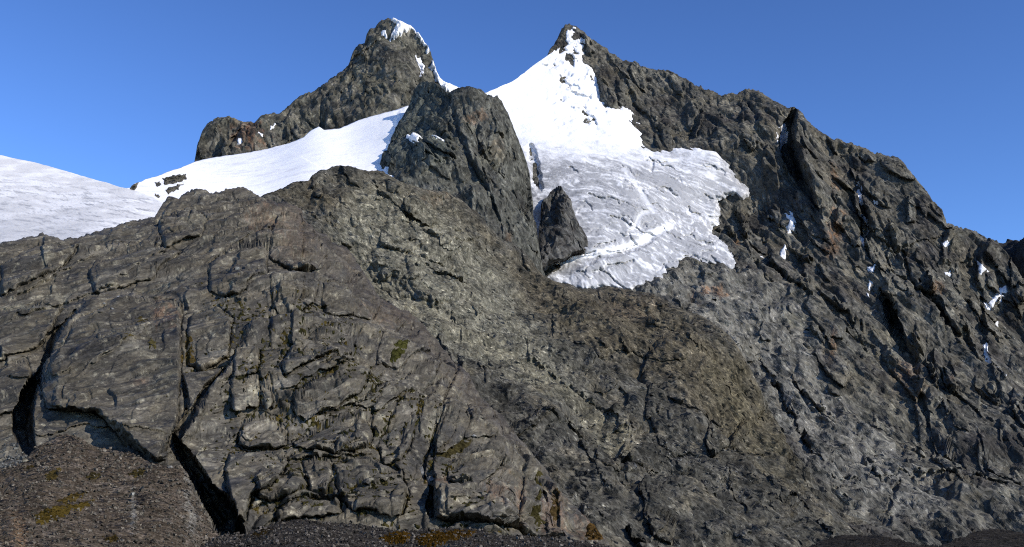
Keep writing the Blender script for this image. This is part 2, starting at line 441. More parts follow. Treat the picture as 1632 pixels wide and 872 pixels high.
def bedding(L, R, bend=14., lam=80., P=None, m=None):
    P = L.P if P is None else P; q = P / (m or L.m)
    w = np.stack([fbm(q / lam, 3, off=3.), fbm(q / lam, 3, off=33.), fbm(q / lam, 3, off=63.)], -1)
    return (q + bend * w) @ np.asarray(R, float).T
def mix(c, d, t): return c + (np.asarray(d, np.float32) - c) * np.clip(t, 0, 1)[..., None]
def base_col(L, rgb, P=None):
    P = L.P if P is None else P
    c = np.zeros(P.shape[:2] + (3,), np.float32) + np.array(rgb, np.float32); return c
def uv_full(L):
    """photo coordinates for all rows, the far side takes the crest's"""
    U = np.concatenate([np.repeat(L.U[:1], L.nb, 0), L.U]); V = np.concatenate([np.repeat(L.V[:1], L.nb, 0), L.V]); return U, V
def tinted(c, L):
    return c * np.concatenate([np.ones((L.nb,) + L.tint.shape[1:], np.float32), np.clip(L.tint, .6, 1.5)])[..., None]
def stains(c, L, spots, rgb, P=None, seed=0., grain=(.2, -.4, -.85)):
    """coloured patches with a ragged edge, run out along the fall line: (u, v, ru, rv, strength)"""
    U, V = uv_full(L)
    q = (L.P / L.m) @ frame(grain, 3.0).T
    n = fbm(q / 14, 4, .7, off=seed); k = sstep(-.35, .25, fbm(q / 5, 3, .7, off=seed + 5.))
    for (u, v, ru, rv, a) in spots:
        d = np.hypot((U - u) / ru, (V - v) / rv) + n * .8
        c = mix(c, rgb, .85 * a * sstep(1.1, .2, d) * (.3 + .7 * k))
    return c
def frame(a, stretch=2.5, flat=1.0):
    """rows: along the grain (stretched), across it, and out of it"""
    a = np.array(a, float); a /= np.linalg.norm(a); up = np.array([0, -.6, .8])
    b = np.cross(a, up); b /= np.linalg.norm(b); c = np.cross(a, b)
    return np.stack([a / stretch, b, c * flat])
#---BUILD---
# ------------------------------------------------------------------ materials used
M_NEAR = rock_material('near_rock', 1.0, .62, .16, .40, .5, .36, (9, 30), (.24, .22), .2)
M_MID = rock_material('ridge_rock', 1.0, .8, .06, .55, 1.3, 1.0, (5, 13), (.50, .34), .3)
M_FAR = rock_material('face_rock', 1.0, .8, .06, .5, 1.0, 1.6, (5, 14), (.50, .32), .28)
M_SCREE = rock_material('scree', 1.0, .9, .0, .6, .6, .3)
M_SNOW = snow_material('snow', .55, .12)
M_ICE = snow_material('glacier_ice', .6, .35)

# ------------------------------------------------------------------ ground sheet
ga = np.sign(np.linspace(-1, 1, 81)) * np.abs(np.linspace(-1, 1, 81)) ** 3 * 7000
gx, gy = np.meshgrid(ga, ga)
gz = -.4 - 26 * sstep(45, 120, np.hypot(gx, gy - 10))
G = np.stack([gx, gy, gz], -1)
grid_object('ground', G, M_SCREE, np.zeros(G.shape, np.float32) + np.array([.09, .085, .08], np.float32), grain=G / .3, kind='structure',
            label='dark stony valley floor beneath the mountain', cat='ground')

# ------------------------------------------------------------------ left snow dome
D = Layer([(-320, 215), (-150, 222), (0, 247), (60, 260), (130, 280), (200, 300), (240, 312), (262, 324), (300, 350), (330, 380)],
          [(-320, 460), (330, 460)],
          [(-320, 215, 950), (0, 247, 900), (130, 280, 850), (262, 324, 770), (330, 380, 700), (0, 385, 650), (-320, 400, 690), (150, 385, 650), (0, 460, 590),
           (330, 460, 610), (60, 320, 760)], rough=.3, seed=2)
def dome_relief(P, s):
    q = P / s.m; h = 1.2 * fbm(q / 90, 3)
    st = q @ frame((.85, -.2, -.5), 6).T
    return (h + .55 * sstep(.25, .6, perlin(st / 16) + .3 * perlin(st / 5)) * -1 + .25 * fbm(st / 5, 3)) * s.m
D.finish(dome_relief, 12, 250, .25)
U, V = uv_full(D)
st = (D.P / D.m) @ frame((.85, -.2, -.5), 7).T
c = base_col(D, (.63, .615, .59))
c = mix(c, (.80, .785, .76), sstep(-.1, .4, fbm(D.P / D.m / 60, 3)) * .8)
dirt = sstep(.1, .7, fbm(st / 14, 4, .65)) * sstep(262, 330, V + .25 * (150 - U) * .3) + .5 * sstep(.2, .6, fbm(st / 4, 3, .6)) * sstep(270, 360, V)
c = mix(c, (.30, .30, .305), np.clip(dirt, 0, 1) * .9)
c = mix(c, (.40, .40, .40), .5 * sstep(290, 380, V) * sstep(260, 60, U))
grid_object('snow_dome', D.P, M_SNOW, c, label='smooth grey-white snow dome rising at the left edge of the picture', cat='snow dome')

# ------------------------------------------------------------------ left peak
LP = Layer([(285, 300), (300, 285), (310, 258), (314, 232), (322, 210), (332, 199), (345, 190), (365, 185), (377, 188), (388, 196), (405, 197), (418, 187),
            (432, 181), (446, 178), (460, 165), (475, 153), (500, 145), (518, 133), (530, 125), (545, 112), (556, 101), (560, 88), (566, 76), (572, 70),
            (582, 67), (584, 56), (590, 47), (601, 42), (610, 33), (618, 30), (628, 34), (640, 40), (655, 46), (664, 56), (674, 66), (684, 78), (692, 98),
            (700, 118), (712, 132), (735, 142), (775, 148), (800, 150)],
           [(285, 330), (800, 330)],
           [(310, 258, 1120), (365, 185, 1165), (460, 165, 1190), (556, 101, 1225), (618, 30, 1260), (684, 78, 1235), (735, 142, 1200), (800, 150, 1200),
            (420, 240, 1110), (520, 205, 1120), (600, 180, 1120), (650, 168, 1130), (640, 110, 1165), (560, 160, 1150), (300, 330, 1090), (800, 330, 1080),
            (550, 330, 1060)], rough=2.6, seed=5, rough_len=7)
LP.scarp([(515, 205), (512, 185), (516, 165)], 12, 6, 40)
LP.scarp([(505, 215), (470, 225), (440, 232)], 0.1)
LP.crack([(512, 158), (510, 180), (511, 200)], [2, 5, 7], 14)
LP.scarp([(470, 235), (452, 200), (450, 180)], 7, 6, 40)
LP.scarp([(570, 95), (572, 80), (590, 68), (592, 55)], 8, 5, 30)
LP.crack([(600, 70), (590, 80), (578, 85), (566, 92)], 3, 6)
LP.scarp([(648, 165), (665, 130), (672, 90), (664, 60)], 12, 10, 60)
LP.crack([(360, 238), (370, 220), (390, 205)], [2, 4, 2], 8)
LP.scarp([(345, 240), (355, 222), (362, 215)], 8, 6, 40)
LP.shatter(100, lambda u, v: v > np.interp(u, LP.u, LP.vt) + 2 and v < 260, lambda u, v: 78 + 14 * math.sin(u / 50), 14, (14, 80), (2.5, 5.5), (2.5, 7), 301)
Rlp = frame((.22, -.35, -.9), 4.5)
LP.finish(craggy(Rlp, [90, 44, 20, 10, 6], [8, 3.4, 1.8, 1.4, 1.0], (18, 1.5), seed=3), 12, 260, 1.0, roll=6, edge_fade=10)
U, V = uv_full(LP)
c = base_col(LP, (0.090, 0.086, 0.066))
c = mix(c, (0.126, 0.117, 0.092), sstep(.05, .5, fbm(LP.P / LP.m / 35, 4)))
c = mix(c, (0.063, 0.060, 0.049), sstep(.1, .5, fbm(LP.P / LP.m / 50, 4, off=9.)))
c = stains(c, LP, [(390, 212, 32, 22, .7), (400, 230, 20, 14, .5)], (0.158, 0.077, 0.043))
c = stains(c, LP, [(600, 140, 50, 12, .5), (585, 120, 30, 14, .4), (370, 190, 30, 8, .5)], (0.178, 0.165, 0.105))
left_peak = grid_object('mountain_peak', LP.P, M_FAR, tinted(c, LP), grain=bedding(LP, frame((.22, -.35, -.9), 2.0), 8.), kind='structure', label='left rocky summit with a snow capped tip and a long ridge to the left', cat='peak')

# ------------------------------------------------------------------ left snowfield below that peak
S = Layer([(196, 300), (208, 299), (215, 292), (250, 280), (280, 270), (310, 258), (340, 251), (380, 245), (420, 238), (460, 229), (485, 218), (497, 207), (508, 201),
           (516, 207), (540, 205), (570, 193), (600, 184), (630, 176), (648, 169), (654, 168), (668, 190)],
          [(196, 380), (668, 380)],
          [(208, 299, 850), (250, 280, 930), (310, 258, 1060), (420, 238, 1090), (500, 205, 1098), (600, 183, 1098), (652, 168, 1105), (300, 310, 830), (480, 300, 860),
           (600, 265, 925), (625, 235, 965), (640, 195, 1030), (450, 262, 990), (560, 230, 1020), (196, 380, 690), (668, 380, 760), (430, 380, 720)], rough=.5, seed=8)
# the right-hand edge breaks off in a small ice wall above the moat
S.scarp([(646, 170), (636, 195), (630, 215), (622, 235), (613, 268), (600, 300)], -8, 5, 60, jig=8, taper=0)
def snow_relief(P, s):
    q = P / s.m; h = 1.5 * fbm(q / 110, 3)
    st = q @ frame((.9, .1, .35), 4).T
    return (h + .22 * fbm(st / 9, 4, .6)) * s.m
S.finish(snow_relief, 6, 14, 1.6)
U, V = uv_full(S)
c = base_col(S, (.90, .89, .875))
st = (S.P / S.m) @ frame((.9, .1, .35), 5).T
c = mix(c, (.72, .71, .70), .8 * sstep(.15, .7, fbm(st / 12, 4, .6)) * sstep(220, 300, V + 30))
snowfield = grid_object('snowfield', S.P, M_SNOW, c, label='clean white snowfield sloping below the left rocky summit', cat='snowfield')

# ------------------------------------------------------------------ right mountain: the great rock face
GLAC = [(740, 120), (775, 140), (800, 130), (820, 120), (845, 104), (862, 92), (880, 80), (893, 70), (906, 62), (921, 66), (927, 80), (929, 98), (944, 113), (949, 135),
        (950, 160), (962, 176), (985, 172), (1000, 176), (1006, 196), (1024, 212), (1022, 230), (1040, 238), (1065, 243), (1090, 239), (1112, 238), (1135, 246), (1150, 264),
        (1170, 285), (1186, 302), (1180, 314), (1160, 308), (1141, 312), (1137, 330), (1138, 350), (1126, 365), (1128, 378), (1148, 392), (1158, 405), (1164, 420),
        (1140, 416), (1115, 415), (1098, 416), (1085, 424), (1062, 432), (1052, 443), (1030, 448), (1012, 453), (998, 456), (975, 452), (955, 455), (938, 456), (915, 454),
        (890, 452), (866, 448), (845, 440), (780, 440), (740, 300)]
R = Layer([(700, 175), (740, 152), (775, 150), (800, 141), (820, 131), (845, 114), (856, 105), (864, 98), (872, 86), (880, 74), (888, 62), (895, 50), (901, 43), (908, 40),
           (916, 44), (924, 46), (936, 55), (948, 62), (962, 72), (975, 82), (990, 92), (1000, 95), (1012, 97), (1025, 105), (1045, 109), (1062, 112), (1075, 116),
           (1090, 124), (1110, 136), (1130, 141), (1150, 149), (1175, 151), (1182, 144), (1195, 143), (1210, 148), (1230, 159), (1246, 169), (1258, 176), (1266, 172),
           (1276, 177), (1288, 192), (1305, 208), (1330, 217), (1360, 228), (1385, 240), (1410, 250), (1425, 252), (1440, 262), (1452, 278), (1468, 297), (1485, 320),
           (1499, 336), (1507, 358), (1520, 362), (1535, 366), (1552, 368), (1570, 377), (1588, 384), (1600, 400), (1625, 440), (1700, 520), (1950, 700)],
          [(700, 900), (1950, 900)],
          [(908, 40, 1300), (775, 147, 1200), (850, 110, 1250), (1000, 95, 1275), (1060, 115, 1260), (1200, 148, 1200), (1275, 177, 1150), (1430, 255, 1090), (1510, 360, 1040),
           (1590, 383, 1060), (1950, 700, 900), (700, 175, 1190), (900, 200, 1150), (850, 260, 1080), (1000, 240, 1105), (1130, 250, 1095), (1000, 320, 1010), (1100, 340, 1030),
           (950, 390, 945), (1000, 450, 915), (1130, 420, 945), (1200, 320, 1060), (1050, 180, 1200), (1250, 600, 830), (1100, 550, 820), (1300, 450, 950), (1450, 450, 965),
           (1380, 300, 1060), (1600, 560, 930), (1300, 780, 660), (1500, 700, 790), (1632, 700, 800), (1632, 872, 640), (1300, 872, 560), (1050, 872, 560), (700, 872, 600),
           (700, 400, 1000), (1950, 872, 700), (1400, 600, 860)], rough=3.0, seed=11, rough_len=9)
# gullies, ribs and walls of the face
R.scarp([(1310, 380), (1290, 320), (1272, 270), (1258, 220), (1264, 174)], 30, 14, 70, taper=.1)
R.crack([(1266, 178), (1254, 205), (1252, 235), (1258, 262), (1272, 288), (1284, 305)], [4, 9, 11, 12, 8, 2], 26)
R.scarp([(1285, 460), (1276, 430), (1280, 390), (1290, 350)], 14, 8, 50)
R.crack([(1369, 262), (1370, 285), (1376, 312), (1382, 340), (1380, 360), (1374, 378), (1380, 398)], [2, 3, 4, 6, 7, 6, 3], 13)
R.scarp([(1392, 420), (1380, 395), (1386, 350), (1378, 310), (1370, 260)], 16, 8, 60)
R.crack([(1404, 452), (1416, 482), (1430, 515), (1444, 540), (1458, 556)], [2, 8, 11, 8, 2], 22)
R.scarp([(1470, 575), (1448, 540), (1428, 500), (1410, 460), (1400, 440)], 20, 10, 55)
R.crack([(1478, 462), (1492, 492), (1508, 520), (1526, 540)], [2, 6, 5, 2], 15)
R.scarp([(1530, 545), (1506, 512), (1480, 465)], 14, 8, 50)
R.scarp([(1480, 760), (1440, 660), (1400, 600), (1330, 560), (1300, 480)], 0.1)
R.crack([(1320, 500), (1360, 545), (1400, 592), (1440, 640), (1480, 690), (1530, 745), (1570, 780)], [14, 20, 22, 24, 22, 20, 12], 9, jig=8, p=1.0)
R.scarp([(1480, 680), (1455, 640), (1452, 600), (1462, 560)], 16, 10, 45)
R.scarp([(1600, 640), (1575, 590), (1560, 540), (1565, 480)], 14, 8, 40)
R.crack([(1568, 470), (1565, 510), (1572, 560), (1590, 600)], 5, 12)
R.scarp([(1500, 420), (1500, 390), (1507, 358)], 16, 8, 50)
R.scarp([(1560, 460), (1555, 420), (1562, 390), (1572, 378)], 16, 8, 40)
R.scarp([(1180, 330), (1158, 290), (1150, 262), (1160, 220), (1180, 190), (1180, 150)], 12, 12, 60)
R.scarp([(1060, 236), (1020, 190), (1005, 150), (985, 120), (965, 90)], 10, 10, 60)
R.crack([(1010, 165), (1030, 185), (1050, 210), (1060, 235)], [3, 5, 5, 3], 9)
R.crack([(945, 115), (952, 140), (955, 170)], [3, 6, 4], 10)
R.scarp([(975, 175), (955, 140), (945, 110)], 12, 8, 40)
R.crack([(1090, 230), (1110, 200), (1120, 170)], [2, 6, 3], 9)
R.scarp([(1222, 240), (1205, 210), (1200, 180), (1185, 150)], 10, 10, 50)
R.crack([(1212, 560), (1222, 590), (1240, 620), (1262, 660), (1290, 720)], 4, 8, jig=8)
R.scarp([(1290, 720), (1262, 665), (1240, 620), (1215, 600)], 8, 8, 40)
R.scarp([(1345, 700), (1290, 650), (1262, 600), (1270, 560)], 9, 10, 40)
R.scarp([(1140, 312), (1135, 345), (1126, 368)], 6, 6, 30)
R.scarp([(1290, 480), (1240, 440), (1180, 420), (1110, 412), (1060, 425), (1020, 455), (960, 470)], -10, 10, 120, jig=6)
R.crack([(1330, 770), (1380, 765), (1450, 762), (1520, 770), (1600, 785)], 5, 6, jig=8)
R.crack([(1415, 835), (1415, 800), (1430, 775)], 4, 6, jig=8)
RY0 = R.Y.copy()
GREYP = [(930, 470), (1040, 445), (1100, 412), (1170, 420), (1250, 450), (1295, 500), (1300, 560), (1360, 640), (1440, 740), (1520, 800), (1480, 840), (1330, 790), (1260, 740), (1190, 560), (1060, 480)]
rsk = np.random.RandomState(77)
R.shatter(340, lambda u, v: v > np.interp(u, R.u, R.vt) + 2 and v < 760 and not inpoly(np.array([u]), np.array([v]), GLAC)[0] and u > 880 and (rsk.rand() < .4 or not inpoly(np.array([u]), np.array([v]), GREYP)[0]), lambda u, v: 62 + 14 * math.sin(u / 90 + v / 130) - .02 * (v - 300), 14, (18, 130), (2.2, 5.5), (4, 15), 302)
R.shatter(240, lambda u, v: v > np.interp(u, R.u, R.vt) + 2 and v < 880 and not inpoly(np.array([u]), np.array([v]), GLAC)[0] and u > 900 and (rsk.rand() < .5 or not inpoly(np.array([u]), np.array([v]), GREYP)[0]), lambda u, v: 58 + 20 * math.sin(u / 60 + v / 90), 20, (8, 34), (1.4, 3.5), (1.5, 5), 303)
# the great shaded gullies cut through all of it
R.scarp([(1300, 345), (1280, 295), (1262, 250), (1256, 215), (1264, 176)], 16, 12, 40, taper=.1)
R.crack([(1266, 178), (1256, 205), (1254, 235), (1260, 262), (1273, 288), (1284, 308)], [5, 11, 12, 12, 8, 2], 30, jig=2)
R.crack([(1369, 262), (1370, 285), (1376, 312), (1382, 340), (1380, 360), (1374, 378), (1380, 398)], [2, 3, 4, 6, 7, 6, 3], 12, jig=2)
R.crack([(1404, 452), (1416, 482), (1430, 515), (1444, 540), (1458, 556)], [2, 8, 11, 8, 2], 18, jig=3)
Rr = frame((.35, -.45, -.82), 2.6)
gm = signed(R.U, R.V, GLAC)
wg = sstep(-14, 2, gm); R.Y = R.Y * (1 - wg) + RY0 * wg             # bedrock under the ice stays whole
grey = sstep(-10, 25, signed(R.U, R.V, GREYP) + 25 * fbm(np.stack([R.U / 40, R.V / 40, 0 * R.U], -1), 3))
_cr = craggy(frame((.40, -.5, -.78), 4.6), [120, 60, 28, 14, 7], [12, 4.5, 2.2, 1.9, 1.5], (22, 2.5), ribs=16, ribs_px=150, ribs2=2, ribs2_px=50, seed=21)
_cg = craggy(frame((.55, -.45, -.7), 2.5), [60, 26, 12, 6], [6, 5, 3.2, 1.8], (26, 2.5), seed=33)
def face_relief(P, s):
    q = P / s.m; bend = .8 * fbm(q / 160, 3)
    j = 15 * saw(q, (-.9, 0, -.42), 62, 3, .14, bend, .5, 130) + 7 * saw(q, (-.85, .1, -.5), 25, 9, .18, bend * 2, .5, 70)
    h = (_cr(P, s) + j * s.m) * (1 - .75 * grey) + _cg(P, s) * grey * .9
    return h * (1 - .9 * sstep(-9, 14, gm))
R.finish(face_relief, 14, 500, 1.1, roll=6, edge_fade=12)
U, V = uv_full(R)
q = R.P / R.m
c = base_col(R, (0.086, 0.082, 0.068))
c = mix(c, (0.124, 0.117, 0.093), sstep(.0, .5, fbm(q / 60, 4)))
c = mix(c, (0.057, 0.053, 0.046), sstep(.05, .5, fbm(q / 80, 4, off=9.)))
c = mix(c, (0.104, 0.091, 0.063), .5 * sstep(.1, .5, fbm(q / 70, 4, off=19.)))
gf = np.concatenate([np.repeat(grey[:1], R.nb, 0), grey])
c = mix(c, (0.143, 0.137, 0.116), gf * .8)
c = stains(c, R, [(1330, 280, 8, 24, .7), (1333, 360, 14, 28, .8), (1325, 395, 14, 16, .6), (1175, 380, 8, 12, .9), (1135, 465, 34, 14, .8), (1495, 455, 14, 12, .8),
                  (1325, 550, 7, 24, .6), (1440, 600, 30, 24, .5), (1450, 640, 24, 20, .5), (1530, 610, 30, 6, .4), (865, 305, 5, 25, .8)], (0.203, 0.110, 0.055))
c = stains(c, R, [(1110, 415, 10, 8, .8), (1270, 510, 28, 14, .6), (1400, 570, 60, 50, .35), (1440, 650, 50, 40, .35)], (0.185, 0.173, 0.118))
right_face = grid_object('mountain_peak', R.P, M_FAR, tinted(c, R), grain=bedding(R, frame((.42, -.5, -.76), 1.7), 8.), kind='structure', label='right rocky summit and its broad dark craggy face falling to the right', cat='peak')

# ------------------------------------------------------------------ far right ridge, turned away from the sun
FR = Layer([(1540, 420), (1560, 402), (1575, 392), (1590, 383), (1605, 378), (1618, 377), (1640, 379), (1700, 372), (1800, 350), (1950, 320)], [(1540, 900), (1950, 900)],
           [(1540, 420, 1180), (1590, 383, 1160), (1640, 379, 1085), (1700, 372, 1030), (1800, 350, 1010), (1950, 320, 1000), (1600, 560, 1040), (1640, 560, 1000), (1800, 560, 930), (1950, 560, 910), (1600, 900, 900), (1640, 720, 950), (1950, 900, 800), (1540, 700, 1010)],
           rough=1.5, seed=14)
FR.finish(craggy(Rr, [60, 26, 12, 6], [10, 7, 4, 2], seed=40), 10, 300, 1.0, roll=6)
c = base_col(FR, (.075, .072, .07)); c = mix(c, (.11, .10, .085), sstep(.0, .5, fbm(FR.P / FR.m / 60, 4)))
grid_object('ridge', FR.P, M_FAR, c, grain=bedding(R, frame((.42, -.5, -.76), 1.7), 8.), kind='structure', label='shaded dark ridge dropping in at the far right edge', cat='ridge')

# ------------------------------------------------------------------ glacier hanging between the summits
GL = Layer([(740, 160), (775, 147), (800, 137), (820, 127), (845, 110), (858, 100), (870, 91), (882, 82), (893, 66), (900, 60), (906, 58), (940, 60), (1200, 60)],
           [(740, 470), (1200, 470)], [(0, 0, 1000), (10, 0, 1000), (0, 10, 1000)], du=1.3, dv=1.3, rough=.8, seed=3)
GL.Y = R.depth(GL.U, GL.V); GL.Y0 = GL.Y.copy(); GL.m = 1060 / F
e3 = np.stack([GL.U / 22., GL.V / 22., 0 * GL.U], -1)
ju = GL.U + 4 * shard(e3) + 2.5 * shard(e3 * 2.7, 4.) + 1.5 * shard(e3 * 6, 8.); jv = GL.V + 4 * shard(e3, 30.) + 2.5 * shard(e3 * 2.7, 34.) + 1.5 * shard(e3 * 6, 38.)
sd = signed(ju, jv, GLAC)
lowedge = sstep(300, 420, GL.V)
th = np.where(sd > 0, 1.6 * (1 - np.exp(-sd / 3)) + 7 * (1 - np.exp(-sd / 50)), sd * 1.2) * np.where(sd > 0, 1 - .65 * sstep(1090, 1150, GL.U), 1)
GL.Y = GL.Y - th
# folds, the ramp of fresh snow, crevasses and the icefall below the summit
GL.crack([(870, 432), (900, 418), (940, 412), (985, 404), (1020, 392), (1045, 372), (1062, 366)], [7, 7, 6, 7, 6, 6, 3], 5, jig=2)
GL.scarp([(905, 425), (950, 414), (990, 404), (1030, 390), (1060, 370)], 7, 4, 60, jig=2)
GL.scarp([(1065, 362), (1030, 380), (985, 396), (940, 402), (905, 408)], 5, 8, 40, jig=2)
GL.scarp([(1035, 335), (1020, 340), (1012, 360), (1000, 375)], 5, 6, 30, jig=3)
GL.crack([(998, 275), (1015, 295), (1030, 318), (1042, 335), (1022, 340), (1010, 365)], [3, 4, 5, 4, 4, 3], 3.0, jig=2)
GL.crack([(1040, 258), (1038, 272)], 3, 5, jig=1)
GL.crack([(866, 434), (882, 424)], [6, 5], 14, jig=1)
GL.crack([(845, 235), (852, 265), (858, 300)], 8, 8, jig=4)
for (a, b, w, dd) in [((905, 92), (912, 98), 7, 9), ((900, 130), (918, 142), 5, 5), ((915, 150), (938, 160), 5, 6), ((930, 180), (945, 190), 4, 5), ((890, 120), (898, 128), 3, 4), ((935, 192), (950, 198), 4, 5),
                      ((868, 108), (885, 100), 4, 5), ((905, 172), (930, 176), 3, 4)]:
    GL.crack([a, b], w, dd, jig=6)
rg = np.random.RandomState(4)
for k in range(60):                                                   # crevasses across the lower tongue
    u0, v0 = rg.uniform(870, 1140), rg.uniform(250, 440); ln = rg.uniform(14, 50); a = math.radians(rg.uniform(10, 40)) * (1 if v0 < 330 else rg.choice([-1, 1]))
    GL.crack([(u0, v0), (u0 + ln * .5 * math.cos(a), v0 + ln * .5 * math.sin(a) + rg.uniform(-3, 3)), (u0 + ln * math.cos(a), v0 + ln * math.sin(a))], rg.uniform(1.2, 2.4), rg.uniform(1.5, 4.0), jig=5)
def ice_relief(P, s):
    q = P / s.m
    flow = q @ frame((.55, -.3, -.75), 3.5).T
    up = sstep(260, 130, s.V) * sstep(860, 900, s.U)                 # seracs in the icefall
    low = sstep(240, 330, s.V)
    steep = sstep(300, 330, s.V)
    h = 2.5 * fbm(q / 70, 3) + low * (1.2 * shard(flow / 14) + 1.0 * fbm(flow / 16, 4, .6) - .8 * sstep(.55, .8, ridged(flow / 22, 2))) + .25 * fbm(q / 7, 3)
    fc, e, hh = facets(q / 16 + .3 * fbm(q / 12, 2)[..., None], 3, .8, .8)
    h += up * (4.2 * fc + 5 * shard(q / 14) + 2.5 * shard(q / 7) - 1.2 * np.exp(-e * 9)) * sstep(-.35, .25, fbm(q / 40, 2, off=6.))
    ver = q @ frame((.1, -.3, -1), 6).T
    rim = np.exp(-np.clip(sd, 0, 99) / 9) * lowedge
    h += rim * 1.4 * fbm(ver / 6, 3)
    return h * s.m
GL.finish(ice_relief, 0)
q = GL.P / GL.m
wv = np.stack([fbm(q / 60, 3, off=2.), fbm(q / 60, 3, off=12.), fbm(q / 60, 3, off=22.)], -1)
flow = (q + 16 * wv) @ frame((.8, -.25, -.5), 7).T; down = (q + 10 * wv) @ frame((.15, -.5, -.85), 7).T
c = np.zeros(GL.P.shape, np.float32) + np.array([.85, .845, .835], np.float32)
low = sstep(215, 285, GL.V + 14 * fbm(q / 30, 2))
snout = sstep(300, 345, GL.V + 10 * fbm(q / 30, 2))
band = fbm(flow / 30, 3, .6)
dirt = low * (.92 + .6 * band) + low * .75 * np.clip(fbm(flow / 6.5, 3, .7), -1, 1) + snout * .6 * np.clip(fbm(down / 6, 3, .7), -1, 1) * sstep(-.1, .3, fbm(q / 45, 2, off=8.))
c = mix(c, (.31, .31, .31), np.clip(dirt, 0, .95))
c = mix(c, (.17, .17, .17), .75 * low * sstep(.30, .55, fbm(flow / 4.0, 3, .65)) * sstep(-.3, .4, band))
ramp, _, _ = polydist(GL.U, GL.V, [(880, 428), (905, 412), (940, 404), (985, 396), (1020, 385), (1045, 370), (1065, 362)])
c = mix(c, (.80, .80, .80), .85 * sstep(8, 3, ramp + 3 * fbm(q / 8, 2)))
r2, _, _ = polydist(GL.U, GL.V, [(995, 268), (1015, 295), (1030, 318), (1042, 335), (1022, 342), (1010, 365)])
c = mix(c, (.76, .76, .76), .55 * sstep(6, 1, r2 + 3 * fbm(q / 8, 2)))
c = stains(c, type('o', (), dict(U=GL.U, V=GL.V, nb=0, P=GL.P, m=GL.m)), [(960, 430, 45, 14, .6), (990, 440, 12, 22, .4), (880, 280, 25, 22, .6), (950, 385, 24, 9, .5)], (.2, .2, .2))
gid = np.zeros(GL.U.shape, int)
gid[(GL.V < 215 + 12 * fbm(q / 25, 2)) & (GL.U > 865)] = 1
gid[GL.V > 300 + 16 * fbm(q / 30, 2)] = 2
gid[ramp + 2.5 * fbm(q / 8, 2) < 7] = 3
split_object('glacier', ['icefall', 'glacier_tongue', 'snow_ramp'], gid, GL.P, M_ICE, c, mask=sd > -7, label='steep white glacier hanging between the two summits, grey and crevassed at its snout', cat='glacier')

# ------------------------------------------------------------------ rock island in the glacier
IS = Layer([(828, 450), (840, 404), (850, 392), (857, 384), (861, 350), (866, 318), (874, 302), (884, 296), (895, 297), (903, 306), (911, 325), (919, 343), (928, 362), (935, 380), (938, 395), (946, 440)], [(828, 470), (946, 470)],
           [(884, 296, 1000), (860, 350, 960), (938, 395, 930), (900, 400, 905), (890, 340, 940), (860, 450, 890), (840, 420, 880), (940, 440, 900)], du=1.3, dv=1.3, rough=1.0, seed=4)
IS.Y += 60 * sstep(-2, 14, IS.V + 7 * shard(np.stack([IS.U / 12, IS.V / 12, 0 * IS.U], -1)) - np.interp(IS.U, [828, 852, 866, 905, 938, 946], [460, 436, 425, 406, 393, 390]))
IS.crack([(885, 303), (880, 320), (878, 340), (880, 352)], [3, 7, 7, 2], 14)
IS.scarp([(890, 350), (884, 325), (890, 300)], 8, 5, 30)
IS.shatter(26, lambda u, v: v < 410, 70, 20, (10, 40), (1.8, 4), (2, 5), 304)
IS.finish(craggy(frame((.2, -.3, -.9), 2.5), [36, 16, 8], [5, 3.5, 2], (20, 2), seed=50), 8, 60, .8, roll=5)
c = base_col(IS, (.085, .083, .075)); c = mix(c, (.06, .056, .050), sstep(0, .4, fbm(IS.P / IS.m / 20, 3)))
grid_object('rock_outcrop', IS.P, M_FAR, tinted(c, IS), grain=bedding(IS, Rr), label='dark pointed rock outcrop poking out of the left side of the glacier', cat='rock')

# ------------------------------------------------------------------ pillar of rock between snowfield and glacier
PI = Layer([(585, 330), (596, 300), (608, 270), (614, 258), (620, 232), (628, 212), (638, 190), (646, 176), (652, 164), (660, 146), (668, 134), (680, 130), (694, 131), (702, 138), (712, 146), (718, 142),
            (726, 140), (738, 137), (752, 138), (766, 142), (778, 150), (792, 154), (800, 164), (806, 178), (815, 198), (824, 215), (834, 236), (843, 256), (848, 280), (850, 300), (853, 330), (856, 365), (860, 400), (868, 430), (880, 450)],
           [(585, 460), (880, 460)],
           [(608, 270, 938), (620, 232, 972), (638, 190, 1022), (655, 160, 1045), (668, 134, 1050), (712, 146, 985), (740, 137, 975), (792, 154, 985), (843, 256, 960), (853, 330, 930), (868, 430, 890), (700, 200, 935), (760, 220, 915), (700, 300, 870),
            (780, 320, 860), (640, 270, 885), (620, 400, 790), (720, 420, 790), (820, 400, 820)], du=1.4, dv=1.4, rough=2.4, seed=6)
PI.crack([(714, 148), (720, 175), (728, 205), (738, 235), (748, 260), (770, 300), (790, 340), (806, 375)], [3, 4, 2, 2, 3, 3, 4, 3], 5)
PI.scarp([(806, 375), (770, 305), (740, 245), (728, 205), (718, 165), (716, 146)], 9, 8, 60)
PI.scarp([(660, 300), (655, 270), (660, 235), (668, 190), (668, 150)], 5, 6, 40)
PI.crack([(775, 285), (800, 330), (812, 370), (830, 395)], [2, 4, 4, 2], 5)
PI.scarp([(665, 285), (690, 265), (720, 262)], -5, 5, 30)
PI.scarp([(790, 230), (770, 180), (768, 150)], 4, 8, 40)
PI.scarp([(850, 320), (830, 260), (812, 215), (800, 175)], -4, 10, 40)
PI.shatter(170, lambda u, v: v > np.interp(u, PI.u, PI.vt) + 2, lambda u, v: 70 + 18 * math.sin(u / 40), 14, (12, 80), (2.0, 5.0), (2.5, 8), 305)
Rp = frame((.25, -.3, -.9), 4.5)
